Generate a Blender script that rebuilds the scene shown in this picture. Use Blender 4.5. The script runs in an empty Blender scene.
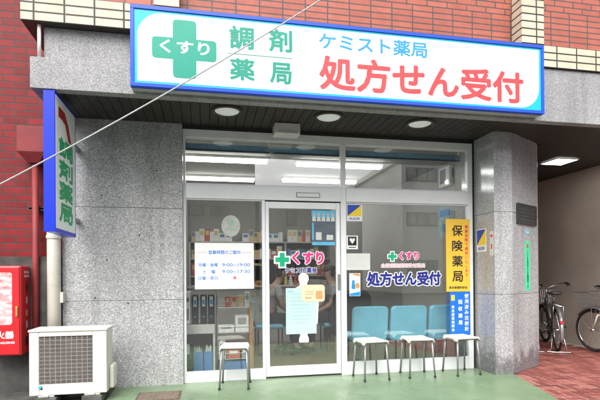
import bpy, bmesh, math, random
from mathutils import Vector, Matrix
random.seed(7)
R = math.radians
S = bpy.context.scene
COL = S.collection

# ------------------------------------------------------------------ camera
cd = bpy.data.cameras.new('camera')
cam = bpy.data.objects.new('camera', cd)
COL.objects.link(cam)
cd.sensor_width = 36.0
cd.lens = 468.875 / 600 * 36.0
cd.shift_y = 0.1210
cd.clip_start = 0.05
cd.clip_end = 2000
cam.location = (0, -5.348, 1.191)
cam.rotation_euler = (Matrix.Rotation(R(-11.341), 3, 'Z') @ Matrix.Rotation(R(90.262), 3, 'X') @ Matrix.Rotation(R(-0.428), 3, 'Z')).to_euler()
S.camera = cam

# ------------------------------------------------------------------ world, sun, exposure
SUN_EL, SUN_AZ = 52.0, 200.0          # compass azimuth from +Y, clockwise
w = bpy.data.worlds.new('World')
S.world = w
w.use_nodes = True
nt = w.node_tree
bg = nt.nodes['Background']
sky = nt.nodes.new('ShaderNodeTexSky')
sky.sky_type = 'NISHITA'
sky.sun_disc = False
sky.sun_elevation = R(SUN_EL)
sky.sun_rotation = R(SUN_AZ)
sky.air_density = 1.0
sky.dust_density = 6.0
sky.ozone_density = 1.0
hs = nt.nodes.new('ShaderNodeHueSaturation')
hs.inputs['Saturation'].default_value = 0.22
nt.links.new(sky.outputs[0], hs.inputs['Color'])
nt.links.new(hs.outputs[0], bg.inputs[0])
bg.inputs[1].default_value = 0.15
sl = bpy.data.lights.new('sun', 'SUN')
sl.energy = 0.65
sl.angle = R(60)
sl.color = (1.0, 0.97, 0.93)
sun = bpy.data.objects.new('sun', sl)
COL.objects.link(sun)
az, el = R(SUN_AZ), R(SUN_EL)
dvec = Vector((math.sin(az) * math.cos(el), math.cos(az) * math.cos(el), math.sin(el)))
sun.rotation_euler = dvec.to_track_quat('Z', 'Y').to_euler()
sun.location = dvec * 30
S.view_settings.view_transform = 'Standard'
S.view_settings.look = 'None'
S.view_settings.gamma = 1
S.view_settings.use_curve_mapping = False
S.view_settings.exposure = 1.17
S.cycles.use_denoising = True
S.cycles.max_bounces = 10
S.cycles.transparent_max_bounces = 16

# ------------------------------------------------------------------ materials
def nodemat(name):
    m = bpy.data.materials.new(name)
    m.use_nodes = True
    return m, m.node_tree, m.node_tree.nodes['Principled BSDF']

def N(t, kind, **kw):
    n = t.nodes.new(kind)
    for k, v in kw.items():
        if k in n.inputs:
            n.inputs[k].default_value = v
        else:
            setattr(n, k, v)
    return n

def c4(c):
    return (c[0], c[1], c[2], 1)

def ramp(t, stops, interp='LINEAR'):
    n = t.nodes.new('ShaderNodeValToRGB')
    cr = n.color_ramp
    cr.interpolation = interp
    while len(cr.elements) < len(stops):
        cr.elements.new(0.5)
    for e, (p, c) in zip(cr.elements, stops):
        e.position = p
        e.color = c4(c)
    return n

def plain(name, col, rough=0.5, metal=0.0, var=0.10, scale=6.0, bump=0.0, bscale=60.0, coat=0.0, dirt=None):
    m, t, p = nodemat(name)
    tc = t.nodes.new('ShaderNodeTexCoord')
    n = N(t, 'ShaderNodeTexNoise', Scale=scale, Detail=6.0, Roughness=0.6)
    t.links.new(tc.outputs['Object'], n.inputs['Vector'])
    a = [max(0, c * (1 - var)) for c in col]
    b = [min(1, c * (1 + var)) for c in col]
    if dirt:
        r = ramp(t, [(0.25, dirt), (0.42, a), (0.75, b)])
    else:
        r = ramp(t, [(0.3, a), (0.7, b)])
    t.links.new(n.outputs[0], r.inputs[0])
    t.links.new(r.outputs[0], p.inputs['Base Color'])
    p.inputs['Roughness'].default_value = rough
    p.inputs['Metallic'].default_value = metal
    if coat:
        p.inputs['Coat Weight'].default_value = coat
    if bump:
        n2 = N(t, 'ShaderNodeTexNoise', Scale=bscale, Detail=4.0)
        t.links.new(tc.outputs['Object'], n2.inputs['Vector'])
        bp = N(t, 'ShaderNodeBump', Strength=bump, Distance=0.004)
        t.links.new(n2.outputs[0], bp.inputs['Height'])
        t.links.new(bp.outputs[0], p.inputs['Normal'])
    return m

def emit(name, col, st):
    m, t, p = nodemat(name)
    p.inputs['Base Color'].default_value = c4(col)
    p.inputs['Emission Color'].default_value = c4(col)
    p.inputs['Emission Strength'].default_value = st
    return m

def granite(name, lo, mid, hi, rough, scale=75.0, bump=0.0, stain=0.25, base_dirt=False):
    m, t, p = nodemat(name)
    tc = t.nodes.new('ShaderNodeTexCoord')
    v = N(t, 'ShaderNodeTexVoronoi', Scale=scale)
    t.links.new(tc.outputs['Object'], v.inputs['Vector'])
    sep = t.nodes.new('ShaderNodeSeparateColor')
    t.links.new(v.outputs['Color'], sep.inputs[0])
    r = ramp(t, [(0.0, lo), (0.22, [x * .75 for x in mid]), (0.55, mid), (0.82, [x * 1.2 for x in mid]), (1.0, hi)])
    t.links.new(sep.outputs[0], r.inputs[0])
    v2 = N(t, 'ShaderNodeTexVoronoi', Scale=scale * 2.7)
    t.links.new(tc.outputs['Object'], v2.inputs['Vector'])
    sep2 = t.nodes.new('ShaderNodeSeparateColor')
    t.links.new(v2.outputs['Color'], sep2.inputs[0])
    r2 = ramp(t, [(0.0, (.55, .55, .55)), (0.5, (1, 1, 1)), (1.0, (1.35, 1.35, 1.35))])
    t.links.new(sep2.outputs[0], r2.inputs[0])
    mx = N(t, 'ShaderNodeMix', data_type='RGBA', blend_type='MULTIPLY')
    mx.inputs[0].default_value = 0.65
    t.links.new(r.outputs[0], mx.inputs[6]); t.links.new(r2.outputs[0], mx.inputs[7])
    n = N(t, 'ShaderNodeTexNoise', Scale=1.7, Detail=7.0, Roughness=0.65)
    t.links.new(tc.outputs['Object'], n.inputs['Vector'])
    r3 = ramp(t, [(0.3, (1 - stain,) * 3), (0.65, (1.06,) * 3)])
    t.links.new(n.outputs[0], r3.inputs[0])
    mx2 = N(t, 'ShaderNodeMix', data_type='RGBA', blend_type='MULTIPLY')
    mx2.inputs[0].default_value = 1.0
    t.links.new(mx.outputs[2], mx2.inputs[6]); t.links.new(r3.outputs[0], mx2.inputs[7])
    # faint rain streaks and slab-to-slab tone
    mp = N(t, 'ShaderNodeMapping'); mp.inputs['Scale'].default_value = (7.0, 7.0, .55)
    t.links.new(tc.outputs['Object'], mp.inputs[0])
    ns = N(t, 'ShaderNodeTexNoise', Scale=1.0, Detail=6.0, Roughness=0.65)
    t.links.new(mp.outputs[0], ns.inputs['Vector'])
    rs = ramp(t, [(0.30, (.82, .82, .81)), (0.50, (1, 1, 1)), (0.72, (1.10, 1.10, 1.10))])
    t.links.new(ns.outputs[0], rs.inputs[0])
    mx3 = N(t, 'ShaderNodeMix', data_type='RGBA', blend_type='MULTIPLY'); mx3.inputs[0].default_value = 1.0
    t.links.new(mx2.outputs[2], mx3.inputs[6]); t.links.new(rs.outputs[0], mx3.inputs[7])
    mx2 = mx3
    last = mx2
    if base_dirt:       # ragged grime splashed up from the paving
        sp = t.nodes.new('ShaderNodeSeparateXYZ'); t.links.new(tc.outputs['Object'], sp.inputs[0])
        n3 = N(t, 'ShaderNodeTexNoise', Scale=5.0, Detail=9.0, Roughness=0.7)
        t.links.new(tc.outputs['Object'], n3.inputs['Vector'])
        m1 = N(t, 'ShaderNodeMath', operation='MULTIPLY_ADD'); m1.inputs[1].default_value = 0.9
        t.links.new(n3.outputs[0], m1.inputs[0])
        m2 = N(t, 'ShaderNodeMath', operation='MULTIPLY'); m2.inputs[1].default_value = -1.0
        t.links.new(sp.outputs[2], m2.inputs[0]); t.links.new(m2.outputs[0], m1.inputs[2])
        r4 = ramp(t, [(0.16, (1, 1, 1)), (0.34, (.42, .42, .43))])
        t.links.new(m1.outputs[0], r4.inputs[0])
        last = N(t, 'ShaderNodeMix', data_type='RGBA', blend_type='MULTIPLY'); last.inputs[0].default_value = 1.0
        t.links.new(mx2.outputs[2], last.inputs[6]); t.links.new(r4.outputs[0], last.inputs[7])
    t.links.new(last.outputs[2], p.inputs['Base Color'])
    p.inputs['Roughness'].default_value = rough
    if bump:
        bp = N(t, 'ShaderNodeBump', Strength=bump, Distance=0.003)
        t.links.new(sep2.outputs[0], bp.inputs['Height'])
        t.links.new(bp.outputs[0], p.inputs['Normal'])
    return m

def tiles(name, c1, c2, mortar, bw, bh, ms, offset, rough=0.35, side=False, var=0.35, origin=(0, 0)):
    m, t, p = nodemat(name)
    tc = t.nodes.new('ShaderNodeTexCoord')
    sp = t.nodes.new('ShaderNodeSeparateXYZ')
    t.links.new(tc.outputs['Object'], sp.inputs[0])
    ad = N(t, 'ShaderNodeMath', operation='ADD')
    t.links.new(sp.outputs[0], ad.inputs[0]); t.links.new(sp.outputs[1], ad.inputs[1])
    cb = t.nodes.new('ShaderNodeCombineXYZ')
    a1 = N(t, 'ShaderNodeMath', operation='ADD'); a1.inputs[1].default_value = origin[0]
    a2 = N(t, 'ShaderNodeMath', operation='ADD'); a2.inputs[1].default_value = origin[1]
    t.links.new(ad.outputs[0], a1.inputs[0]); t.links.new(sp.outputs[2], a2.inputs[0])
    t.links.new(a1.outputs[0], cb.inputs[0]); t.links.new(a2.outputs[0], cb.inputs[1])
    b = N(t, 'ShaderNodeTexBrick')
    b.offset = offset
    b.inputs['Color1'].default_value = c4(c1); b.inputs['Color2'].default_value = c4(c2); b.inputs['Mortar'].default_value = c4(mortar)
    b.inputs['Scale'].default_value = 1.0
    b.inputs['Mortar Size'].default_value = ms; b.inputs['Mortar Smooth'].default_value = 0.15
    b.inputs['Brick Width'].default_value = bw; b.inputs['Row Height'].default_value = bh
    t.links.new(cb.outputs[0], b.inputs['Vector'])
    n = N(t, 'ShaderNodeTexNoise', Scale=9.0, Detail=8.0, Roughness=0.7)
    t.links.new(tc.outputs['Object'], n.inputs['Vector'])
    r = ramp(t, [(0.3, (1 - var,) * 3), (0.7, (1.1,) * 3)])
    t.links.new(n.outputs[0], r.inputs[0])
    mx = N(t, 'ShaderNodeMix', data_type='RGBA', blend_type='MULTIPLY')
    mx.inputs[0].default_value = 1.0
    t.links.new(b.outputs['Color'], mx.inputs[6]); t.links.new(r.outputs[0], mx.inputs[7])
    t.links.new(mx.outputs[2], p.inputs['Base Color'])
    p.inputs['Roughness'].default_value = rough
    p.inputs['Specular IOR Level'].default_value = 0.25
    bp = N(t, 'ShaderNodeBump', Strength=0.7, Distance=0.005, invert=True)
    t.links.new(b.outputs['Fac'], bp.inputs['Height'])
    t.links.new(bp.outputs[0], p.inputs['Normal'])
    return m

def glassmat(name, f0, tint):
    m, t, p = nodemat(name)
    t.nodes.remove(p)
    out = [n for n in t.nodes if n.type == 'OUTPUT_MATERIAL'][0]
    lw = N(t, 'ShaderNodeLayerWeight', Blend=0.5)
    pw = N(t, 'ShaderNodeMath', operation='POWER'); pw.inputs[1].default_value = 5
    t.links.new(lw.outputs['Facing'], pw.inputs[0])
    ma = N(t, 'ShaderNodeMath', operation='MULTIPLY_ADD'); ma.inputs[1].default_value = 1 - f0; ma.inputs[2].default_value = f0
    t.links.new(pw.outputs[0], ma.inputs[0])
    tr = N(t, 'ShaderNodeBsdfTransparent'); tr.inputs[0].default_value = c4(tint)
    gl = N(t, 'ShaderNodeBsdfGlossy', Roughness=0.0); gl.inputs[0].default_value = (1, 1, 1, 1)
    mx = t.nodes.new('ShaderNodeMixShader')
    t.links.new(ma.outputs[0], mx.inputs[0]); t.links.new(tr.outputs[0], mx.inputs[1]); t.links.new(gl.outputs[0], mx.inputs[2])
    t.links.new(mx.outputs[0], out.inputs[0])
    return m

M = {}
M['fascia_stone'] = granite('fascia_stone', (.22, .22, .225), (.325, .325, .33), (.46, .46, .46), 0.75, 160, 0.4, 0.14)
M['pier_stone'] = granite('pier_stone', (.21, .21, .215), (.40, .405, .41), (.66, .66, .66), 0.28, 130, 0.0, 0.20)
M['pillar_stone'] = granite('pillar_stone', (.25, .25, .255), (.41, .41, .42), (.60, .60, .61), 0.14, 140, 0.0, 0.13, base_dirt=True)
M['cream_tile'] = tiles('cream_tile', (.62, .545, .42), (.56, .485, .365), (.05, .045, .04), .242, .0780, .008, 0.0, 0.25, var=0.12, origin=(0.02, 0.0695))
M['red_tile'] = tiles('red_tile', (.43, .13, .09), (.36, .105, .075), (.09, .08, .08), .226, .0622, .0065, 0.0, 0.3, var=0.15, origin=(0.1, 0.0096))
M['red_tile_running'] = tiles('red_tile_running', (.43, .13, .09), (.37, .105, .075), (.09, .08, .08), .226, .0622, .0065, 0.5, 0.3, var=0.15, origin=(0.05, 0.0096))
M['neighbour_tile'] = tiles('neighbour_tile', (.25, .017, .020), (.165, .012, .014), (.085, .045, .045), .225, .0735, .0075, 0.5, 0.5, var=0.2)
M['old_concrete'] = plain('old_concrete', (.085, .085, .078), 0.85, var=0.5, scale=3.0, bump=0.5, dirt=(.025, .025, .022))
def painted_floor():
    m, t, p = nodemat('green_floor')
    tc = t.nodes.new('ShaderNodeTexCoord')
    def layer(scale, detail, stops, rough=.6):
        n = N(t, 'ShaderNodeTexNoise', Scale=scale, Detail=detail, Roughness=rough)
        t.links.new(tc.outputs['Object'], n.inputs['Vector'])
        r = ramp(t, stops); t.links.new(n.outputs[0], r.inputs[0]); return r
    def mul(a, b):
        mx = N(t, 'ShaderNodeMix', data_type='RGBA', blend_type='MULTIPLY'); mx.inputs[0].default_value = 1
        t.links.new(a, mx.inputs[6]); t.links.new(b, mx.inputs[7]); return mx.outputs[2]
    base = layer(2.0, 6, [(.3, (.145, .22, .125)), (.7, (.20, .285, .17))])
    grit = layer(85, 3, [(.2, (.88, .88, .88)), (.6, (1.02, 1.02, 1.02))])
    scuff = layer(2.2, 7, [(.25, (.84, .84, .83)), (.62, (1, 1, 1))], .6)
    pale = layer(1.6, 6, [(.50, (1, 1, 1)), (.75, (1.16, 1.12, 1.14))], .6)
    c = mul(mul(mul(base.outputs[0], grit.outputs[0]), scuff.outputs[0]), pale.outputs[0])
    t.links.new(c, p.inputs['Base Color'])
    rr = layer(3, 5, [(.3, (.22, .22, .22)), (.7, (.48, .48, .48))])
    t.links.new(rr.outputs[0], p.inputs['Roughness'])
    n2 = N(t, 'ShaderNodeTexNoise', Scale=18.0, Detail=4.0)
    t.links.new(tc.outputs['Object'], n2.inputs['Vector'])
    bp = N(t, 'ShaderNodeBump', Strength=0.08, Distance=0.004)
    t.links.new(n2.outputs[0], bp.inputs['Height']); t.links.new(bp.outputs[0], p.inputs['Normal'])
    return m
M['green_floor'] = painted_floor()
M['paver'] = None
M['joint'] = plain('joint', (.56, .48, .46), 0.9, var=0.25, scale=20)
M['asphalt'] = plain('asphalt', (.07, .07, .07), 0.85, var=0.3, scale=30, bump=0.4, bscale=200)
M['dirty_ground'] = plain('dirty_ground', (.06, .06, .055), 0.8, var=0.5, scale=5, bump=0.5)
M['white_alu'] = plain('white_alu', (.80, .81, .83), 0.35, var=0.05, scale=3, coat=0.2)
M['grey_alu'] = plain('grey_alu', (.50, .49, .46), 0.35, metal=0.3, var=0.06, scale=3)
M['dark_gap'] = plain('dark_gap', (.025, .022, .02), 0.6)
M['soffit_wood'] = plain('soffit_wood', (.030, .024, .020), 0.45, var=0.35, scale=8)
M['glass'] = glassmat('glass', 0.135, (.95, .97, .96))
M['cream_wall'] = plain('cream_wall', (.38, .37, .34), 0.85, var=0.06, scale=2)
M['ceil_panel'] = plain('ceil_panel', (.35, .34, .31), 0.9, var=0.06, scale=4)
M['shop_floor'] = plain('shop_floor', (.22, .14, .085), 0.4, var=0.22, scale=5)
M['passage_wall'] = plain('passage_wall', (.52, .46, .39), 0.85, var=0.14, scale=1.6, bump=0.25, bscale=90)
M['tube'] = emit('tube', (1.0, .998, .975), 11.0)
M['housing'] = plain('housing', (.75, .74, .70), 0.5, var=0.04)
M['down_glass'] = emit('down_glass', (.75, .77, .76), 0.10)
M['square_lamp'] = emit('square_lamp', (1.0, .98, .93), 6.0)
M['blind_blue'] = plain('blind_blue', (.22, .42, .60), 0.7, var=0.15, scale=14)
# signs
M['sign_blue'] = plain('sign_blue', (.006, .07, .60), 0.3, var=0.06)
M['sign_cyan'] = plain('sign_cyan', (.0, .45, .68), 0.3, var=0.04)
M['sign_white'] = plain('sign_white', (.74, .78, .83), 0.28, var=0.02, scale=1.5)
M['sign_green'] = plain('sign_green', (.0, .26, .18), 0.35, var=0.05)
M['sign_mint'] = plain('sign_mint', (.0, .28, .195), 0.35, var=0.05)
M['sign_red'] = plain('sign_red', (.62, .055, .06), 0.35, var=0.05)
M['sign_sky'] = plain('sign_sky', (.015, .27, .60), 0.35, var=0.05)
M['vsign_blue'] = plain('vsign_blue', (.0, .025, .66), 0.3, var=0.05)
M['vsign_white'] = plain('vsign_white', (.86, .90, .89), 0.35, var=0.05)
M['vsign_green'] = plain('vsign_green', (.0, .36, .11), 0.4, var=0.05)
M['vsign_red'] = plain('vsign_red', (.40, .02, .03), 0.4, var=0.05)
M['paper'] = plain('paper', (.78, .78, .79), 0.7, var=0.02)
M['paper_dull'] = plain('paper_dull', (.60, .61, .58), 0.6, var=0.04)
M['ink_blue'] = plain('ink_blue', (.03, .22, .72), 0.6)
M['ink_red'] = plain('ink_red', (.80, .03, .08), 0.5)
M['ink_pink'] = plain('ink_pink', (.85, .03, .22), 0.5)
M['ink_navy'] = plain('ink_navy', (.015, .02, .22), 0.5)
M['ink_green'] = plain('ink_green', (.0, .40, .20), 0.5)
M['ink_black'] = plain('ink_black', (.015, .013, .012), 0.6)
M['pale_pink'] = plain('pale_pink', (.80, .50, .55), 0.6)
M['decal_white'] = plain('decal_white', (.86, .86, .87), 0.5, var=0.01)
M['yellow'] = plain('yellow', (.80, .50, .05), 0.45, var=0.03)
M['blue_sign'] = plain('blue_sign', (.01, .15, .75), 0.45, var=0.04)
M['sticker_blue'] = plain('sticker_blue', (.02, .06, .42), 0.4)
M['sticker_yellow'] = plain('sticker_yellow', (.85, .62, .03), 0.4)
M['sheet_mint'] = plain('sheet_mint', (.46, .61, .60), 0.6, var=0.04, scale=3)
M['cream_paper'] = plain('cream_paper', (.72, .60, .42), 0.6, var=0.04)
M['bright_green'] = plain('bright_green', (.07, .74, .37), 0.45)
M['plaque'] = plain('plaque', (.035, .035, .035), 0.35, var=0.3, scale=20)
M['poster_sky'] = plain('poster_sky', (.10, .46, .72), 0.5, var=0.15, scale=12)
M['poster_dark'] = plain('poster_dark', (.10, .12, .15), 0.5, var=0.2, scale=12)
M['skin_print'] = plain('skin_print', (.62, .40, .32), 0.6)
# objects
M['ac_body'] = plain('ac_body', (.66, .64, .58), 0.5, var=0.06, scale=3, dirt=(.52, .49, .43))
M['ac_dark'] = plain('ac_dark', (.035, .03, .03), 0.6)
M['ac_grille'] = plain('ac_grille', (.33, .30, .28), 0.5)
M['ac_fan'] = plain('ac_fan', (.055, .048, .045), 0.5)
M['ac_cyan'] = plain('ac_cyan', (.0, .45, .75), 0.4)
M['pipe_cream'] = plain('pipe_cream', (.60, .57, .50), 0.5, var=0.07, dirt=(.45, .42, .36))
M['pipe_red'] = plain('pipe_red', (.22, .022, .024), 0.6, var=0.2)
M['red_case'] = plain('red_case', (.62, .012, .018), 0.3, var=0.08, coat=0.3)
M['red_case_side'] = plain('red_case_side', (.46, .02, .025), 0.4, var=0.12)
M['case_panel'] = None
M['stool_seat'] = plain('stool_seat', (.66, .63, .56), 0.45, var=0.05)
M['steel'] = plain('steel', (.45, .45, .46), 0.3, metal=0.85, var=0.08)
M['grey_leg'] = plain('grey_leg', (.26, .27, .265), 0.35, metal=0.4, var=0.1)
M['chrome'] = plain('chrome', (.62, .62, .63), 0.18, metal=1.0, var=0.06)
M['rubber'] = plain('rubber', (.02, .02, .02), 0.75)
M['bike_black'] = plain('bike_black', (.03, .03, .032), 0.35, coat=0.4)
M['bike_silver'] = plain('bike_silver', (.40, .41, .42), 0.3, metal=0.7)
M['bike_cream'] = plain('bike_cream', (.62, .58, .45), 0.35, coat=0.4)
M['reflector'] = plain('reflector', (.55, .02, .03), 0.2)
M['teal'] = plain('teal', (.20, .56, .74), 0.42, var=0.1, scale=5, bump=0.08)
M['navy_metal'] = plain('navy_metal', (.02, .025, .05), 0.4)
M['wood'] = plain('wood', (.42, .24, .11), 0.5, var=0.25, scale=12)
M['shelf_grey'] = plain('shelf_grey', (.56, .55, .52), 0.5, var=0.06)
M['shelf_dark'] = plain('shelf_dark', (.22, .21, .19), 0.6, var=0.15)
M['binder'] = plain('binder', (.012, .012, .014), 0.35)
M['bin_blue'] = plain('bin_blue', (.07, .22, .56), 0.45, var=0.06)
M['skin'] = plain('skin', (.52, .33, .24), 0.55, var=0.08)
M['hair'] = plain('hair', (.015, .012, .010), 0.45, var=0.3, scale=40)
M['shirt_grey'] = plain('shirt_grey', (.36, .36, .37), 0.85, var=0.12, scale=10)
M['blouse'] = plain('blouse', (.50, .47, .48), 0.85, var=0.12, scale=10)
M['trousers'] = plain('trousers', (.035, .035, .045), 0.85)
M['shoe'] = plain('shoe', (.02, .02, .02), 0.5)
M['eye'] = plain('eye', (.02, .02, .02), 0.2)
M['dark_fabric'] = plain('dark_fabric', (.025, .03, .03), 0.8)
M['iron'] = plain('iron', (.13, .095, .07), 0.7, var=0.35, scale=25, metal=0.3)
M['cable'] = plain('cable', (.40, .41, .41), 0.6, var=.2, scale=30)
M['opp_white'] = plain('opp_white', (.82, .81, .79), 0.8, var=0.08, scale=0.6)
M['opp_grey'] = plain('opp_grey', (.36, .36, .355), 0.85, var=0.1, scale=0.6)
M['opp_beige'] = plain('opp_beige', (.47, .46, .43), 0.85, var=0.1, scale=0.6)
M['opp_glass'] = plain('opp_glass', (.30, .31, .32), 0.25, var=.5, scale=1.3)
M['opp_frame'] = plain('opp_frame', (.10, .095, .09), 0.5)

def paver_mat():
    m, t, p = nodemat('paver')
    at = t.nodes.new('ShaderNodeAttribute'); at.attribute_name = 'tone'
    r = ramp(t, [(0.0, (.17, .045, .035)), (0.5, (.27, .075, .06)), (1.0, (.36, .13, .10))])
    t.links.new(at.outputs['Fac'], r.inputs[0])
    tc = t.nodes.new('ShaderNodeTexCoord')
    n = N(t, 'ShaderNodeTexNoise', Scale=26.0, Detail=6.0)
    t.links.new(tc.outputs['Object'], n.inputs['Vector'])
    r2 = ramp(t, [(0.3, (.7, .7, .7)), (0.7, (1.1, 1.1, 1.1))])
    t.links.new(n.outputs[0], r2.inputs[0])
    mx = N(t, 'ShaderNodeMix', data_type='RGBA', blend_type='MULTIPLY'); mx.inputs[0].default_value = 1
    t.links.new(r.outputs[0], mx.inputs[6]); t.links.new(r2.outputs[0], mx.inputs[7])
    t.links.new(mx.outputs[2], p.inputs['Base Color'])
    p.inputs['Roughness'].default_value = 0.55
    return m
M['paver'] = paver_mat()

def worn_panel():
    m, t, p = nodemat('case_panel')
    tc = t.nodes.new('ShaderNodeTexCoord')
    mp = N(t, 'ShaderNodeMapping'); mp.inputs['Scale'].default_value = (1.0, 1.0, 2.2)
    t.links.new(tc.outputs['Object'], mp.inputs[0])
    n = N(t, 'ShaderNodeTexNoise', Scale=9.0, Detail=9.0, Roughness=0.75)
    t.links.new(mp.outputs[0], n.inputs['Vector'])
    r = ramp(t, [(0.36, (.66, .13, .14)), (0.50, (.74, .42, .42)), (0.60, (.78, .70, .69))])
    t.links.new(n.outputs[0], r.inputs[0])
    t.links.new(r.outputs[0], p.inputs['Base Color'])
    p.inputs['Roughness'].default_value = 0.5
    return m
M['case_panel'] = worn_panel()

# ------------------------------------------------------------------ mesh helpers
_tc = {}
def text_geo(body, bold):
    key = (body, bold)
    if key in _tc:
        return _tc[key]
    cu = bpy.data.curves.new('lettering', 'FONT')
    cu.body = body
    cu.size = 1.0
    cu.offset = bold
    cu.resolution_u = 3
    ob = bpy.data.objects.new('lettering', cu)
    COL.objects.link(ob)
    dg = bpy.context.evaluated_depsgraph_get()
    me = bpy.data.meshes.new_from_object(ob.evaluated_get(dg))
    vs = [(v.co.x, v.co.y) for v in me.vertices]
    fs = [tuple(p.vertices) for p in me.polygons]
    bpy.data.objects.remove(ob)
    bpy.data.curves.remove(cu)
    bpy.data.meshes.remove(me)
    _tc[key] = (vs, fs)
    return _tc[key]

class MB:
    def __init__(self):
        self.v, self.f, self.mi, self.cur = [], [], [], 0
    def add(self, vs, fs):
        o = len(self.v)
        self.v += [Vector(p) for p in vs]
        for f in fs:
            self.f.append([i + o for i in f]); self.mi.append(self.cur)
    def box(self, x0, x1, y0, y1, z0, z1):
        vs = [(x, y, z) for z in (z0, z1) for y in (y0, y1) for x in (x0, x1)]
        self.add(vs, [(0, 2, 3, 1), (4, 5, 7, 6), (0, 1, 5, 4), (2, 6, 7, 3), (0, 4, 6, 2), (1, 3, 7, 5)])
        return self
    def obox(self, c, u, v, n, hu, hv, hn):
        c, u, v, n = Vector(c), Vector(u).normalized(), Vector(v).normalized(), Vector(n).normalized()
        vs = [c + u * (a * hu) + v * (b * hv) + n * (d * hn) for d in (-1, 1) for b in (-1, 1) for a in (-1, 1)]
        self.add(vs, [(0, 2, 3, 1), (4, 5, 7, 6), (0, 1, 5, 4), (2, 6, 7, 3), (0, 4, 6, 2), (1, 3, 7, 5)])
        return self
    def prism(self, poly, z0, z1):
        n = len(poly)
        self.add([(x, y, z0) for x, y in poly] + [(x, y, z1) for x, y in poly],
                 [tuple(range(n))[::-1], tuple(range(n, 2 * n))] + [(i, (i + 1) % n, n + (i + 1) % n, n + i) for i in range(n)])
        return self
    def plate(self, poly, O, U, V, t):      # polygon in (U, V) coordinates, thickness t along U x V
        O, U, V = Vector(O), Vector(U), Vector(V)
        Nn = U.cross(V).normalized()
        n = len(poly)
        a = [O + U * p[0] + V * p[1] for p in poly]
        self.add(a + [p + Nn * t for p in a],
                 [tuple(range(n))[::-1], tuple(range(n, 2 * n))] + [(i, (i + 1) % n, n + (i + 1) % n, n + i) for i in range(n)])
        return self
    def tube(self, pts, r, n=8, closed=False, cap=True):
        pts = [Vector(p) for p in pts]
        k = len(pts)
        rs = r if isinstance(r, (list, tuple)) else [r] * k
        tang = []
        for i in range(k):
            a = pts[(i - 1) % k] if (closed or i > 0) else pts[i]
            b = pts[(i + 1) % k] if (closed or i < k - 1) else pts[i]
            tang.append((b - a).normalized())
        ref = Vector((0, 0, 1)) if abs(tang[0].z) < .9 else Vector((1, 0, 0))
        nrm = (ref - tang[0] * ref.dot(tang[0])).normalized()
        vs = []
        for i in range(k):
            nrm = (nrm - tang[i] * nrm.dot(tang[i]))
            nrm = nrm.normalized() if nrm.length > 1e-6 else tang[i].orthogonal().normalized()
            bi = tang[i].cross(nrm)
            for j in range(n):
                a = 2 * math.pi * j / n
                vs.append(pts[i] + (nrm * math.cos(a) + bi * math.sin(a)) * rs[i])
        fs = []
        for i in range(k if closed else k - 1):
            i2 = (i + 1) % k
            for j in range(n):
                j2 = (j + 1) % n
                fs.append((i * n + j, i * n + j2, i2 * n + j2, i2 * n + j))
        if not closed and cap:
            fs.append(tuple(range(n))[::-1]); fs.append(tuple(range((k - 1) * n, k * n)))
        self.add(vs, fs)
        return self
    def ring(self, c, ax, R_, r, n=28, m=8):
        c, ax = Vector(c), Vector(ax).normalized()
        u = ax.orthogonal().normalized(); v = ax.cross(u)
        return self.tube([c + (u * math.cos(a) + v * math.sin(a)) * R_ for a in [2 * math.pi * i / n for i in range(n)]], r, m, closed=True)
    def cyl(self, p0, p1, r0, r1=None, n=20):
        return self.tube([p0, p1], [r0, r0 if r1 is None else r1], n)
    def ball(self, c, rx, ry, rz, n=14, m=8):
        vs, fs = [], []
        c = Vector(c)
        for i in range(m + 1):
            th = math.pi * i / m
            for j in range(n):
                a = 2 * math.pi * j / n
                vs.append(c + Vector((rx * math.sin(th) * math.cos(a), ry * math.sin(th) * math.sin(a), rz * math.cos(th))))
        for i in range(m):
            for j in range(n):
                fs.append((i * n + j, (i + 1) * n + j, (i + 1) * n + (j + 1) % n, i * n + (j + 1) % n))
        self.add(vs, fs)
        return self
    def stamp(self, vs2, fs, O, U, V, rad, ring):
        # heavier strokes: the glyphs repeated round a small circle, each a hair further forward
        Nn = U.cross(V).normalized()
        offs = [(math.cos(2 * math.pi * k / ring), math.sin(2 * math.pi * k / ring)) for k in range(ring)] if rad > 0 else []
        if rad > .018:
            offs += [(.55 * x, .55 * y) for x, y in offs[::2]]
        offs.append((0, 0))
        for i, (a, b) in enumerate(offs):
            d = Nn * (.00006 * i)
            self.add([O + U * (x + a * rad) + V * (y + b * rad) + d for x, y in vs2], fs)
    def text(self, body, O, U, V, u0, u1, v0, v1, bold=0.0, grow=0.0):
        # fit the lettering's own bounds into the rectangle
        vs, fs = text_geo(body, 0.0)
        xs = [p[0] for p in vs]; ys = [p[1] for p in vs]
        X0, X1, Y0, Y1 = min(xs), max(xs), min(ys), max(ys)
        O, U, V = Vector(O), Vector(U), Vector(V)
        b = bold * (v1 - v0)
        su, sv = (u1 - u0 - 2 * b) / max(1e-6, X1 - X0), (v1 - v0 - 2 * b) / max(1e-6, Y1 - Y0)
        self.stamp([(u0 + b + (x - X0) * su, v0 + b + (y - Y0) * sv) for x, y in vs], fs, O, U, V, b + grow * (v1 - v0), 12 if grow else 8)
        return self
    def vtext(self, body, O, U, V, uc, v_top, size, pitch, bold=0.0, squash=1.0):
        O, U, V = Vector(O), Vector(U), Vector(V)
        for i, ch in enumerate(body):
            if ch == ' ':
                continue
            vs, fs = text_geo(ch, 0.0)
            xs = [p[0] for p in vs]; ys = [p[1] for p in vs]
            cx, cyy = (min(xs) + max(xs)) / 2, (min(ys) + max(ys)) / 2
            vc = v_top - pitch * (i + .5)
            self.stamp([(uc + (x - cx) * size * squash, vc + (y - cyy) * size) for x, y in vs], fs, O, U, V, bold * size, 8)
        return self
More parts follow.
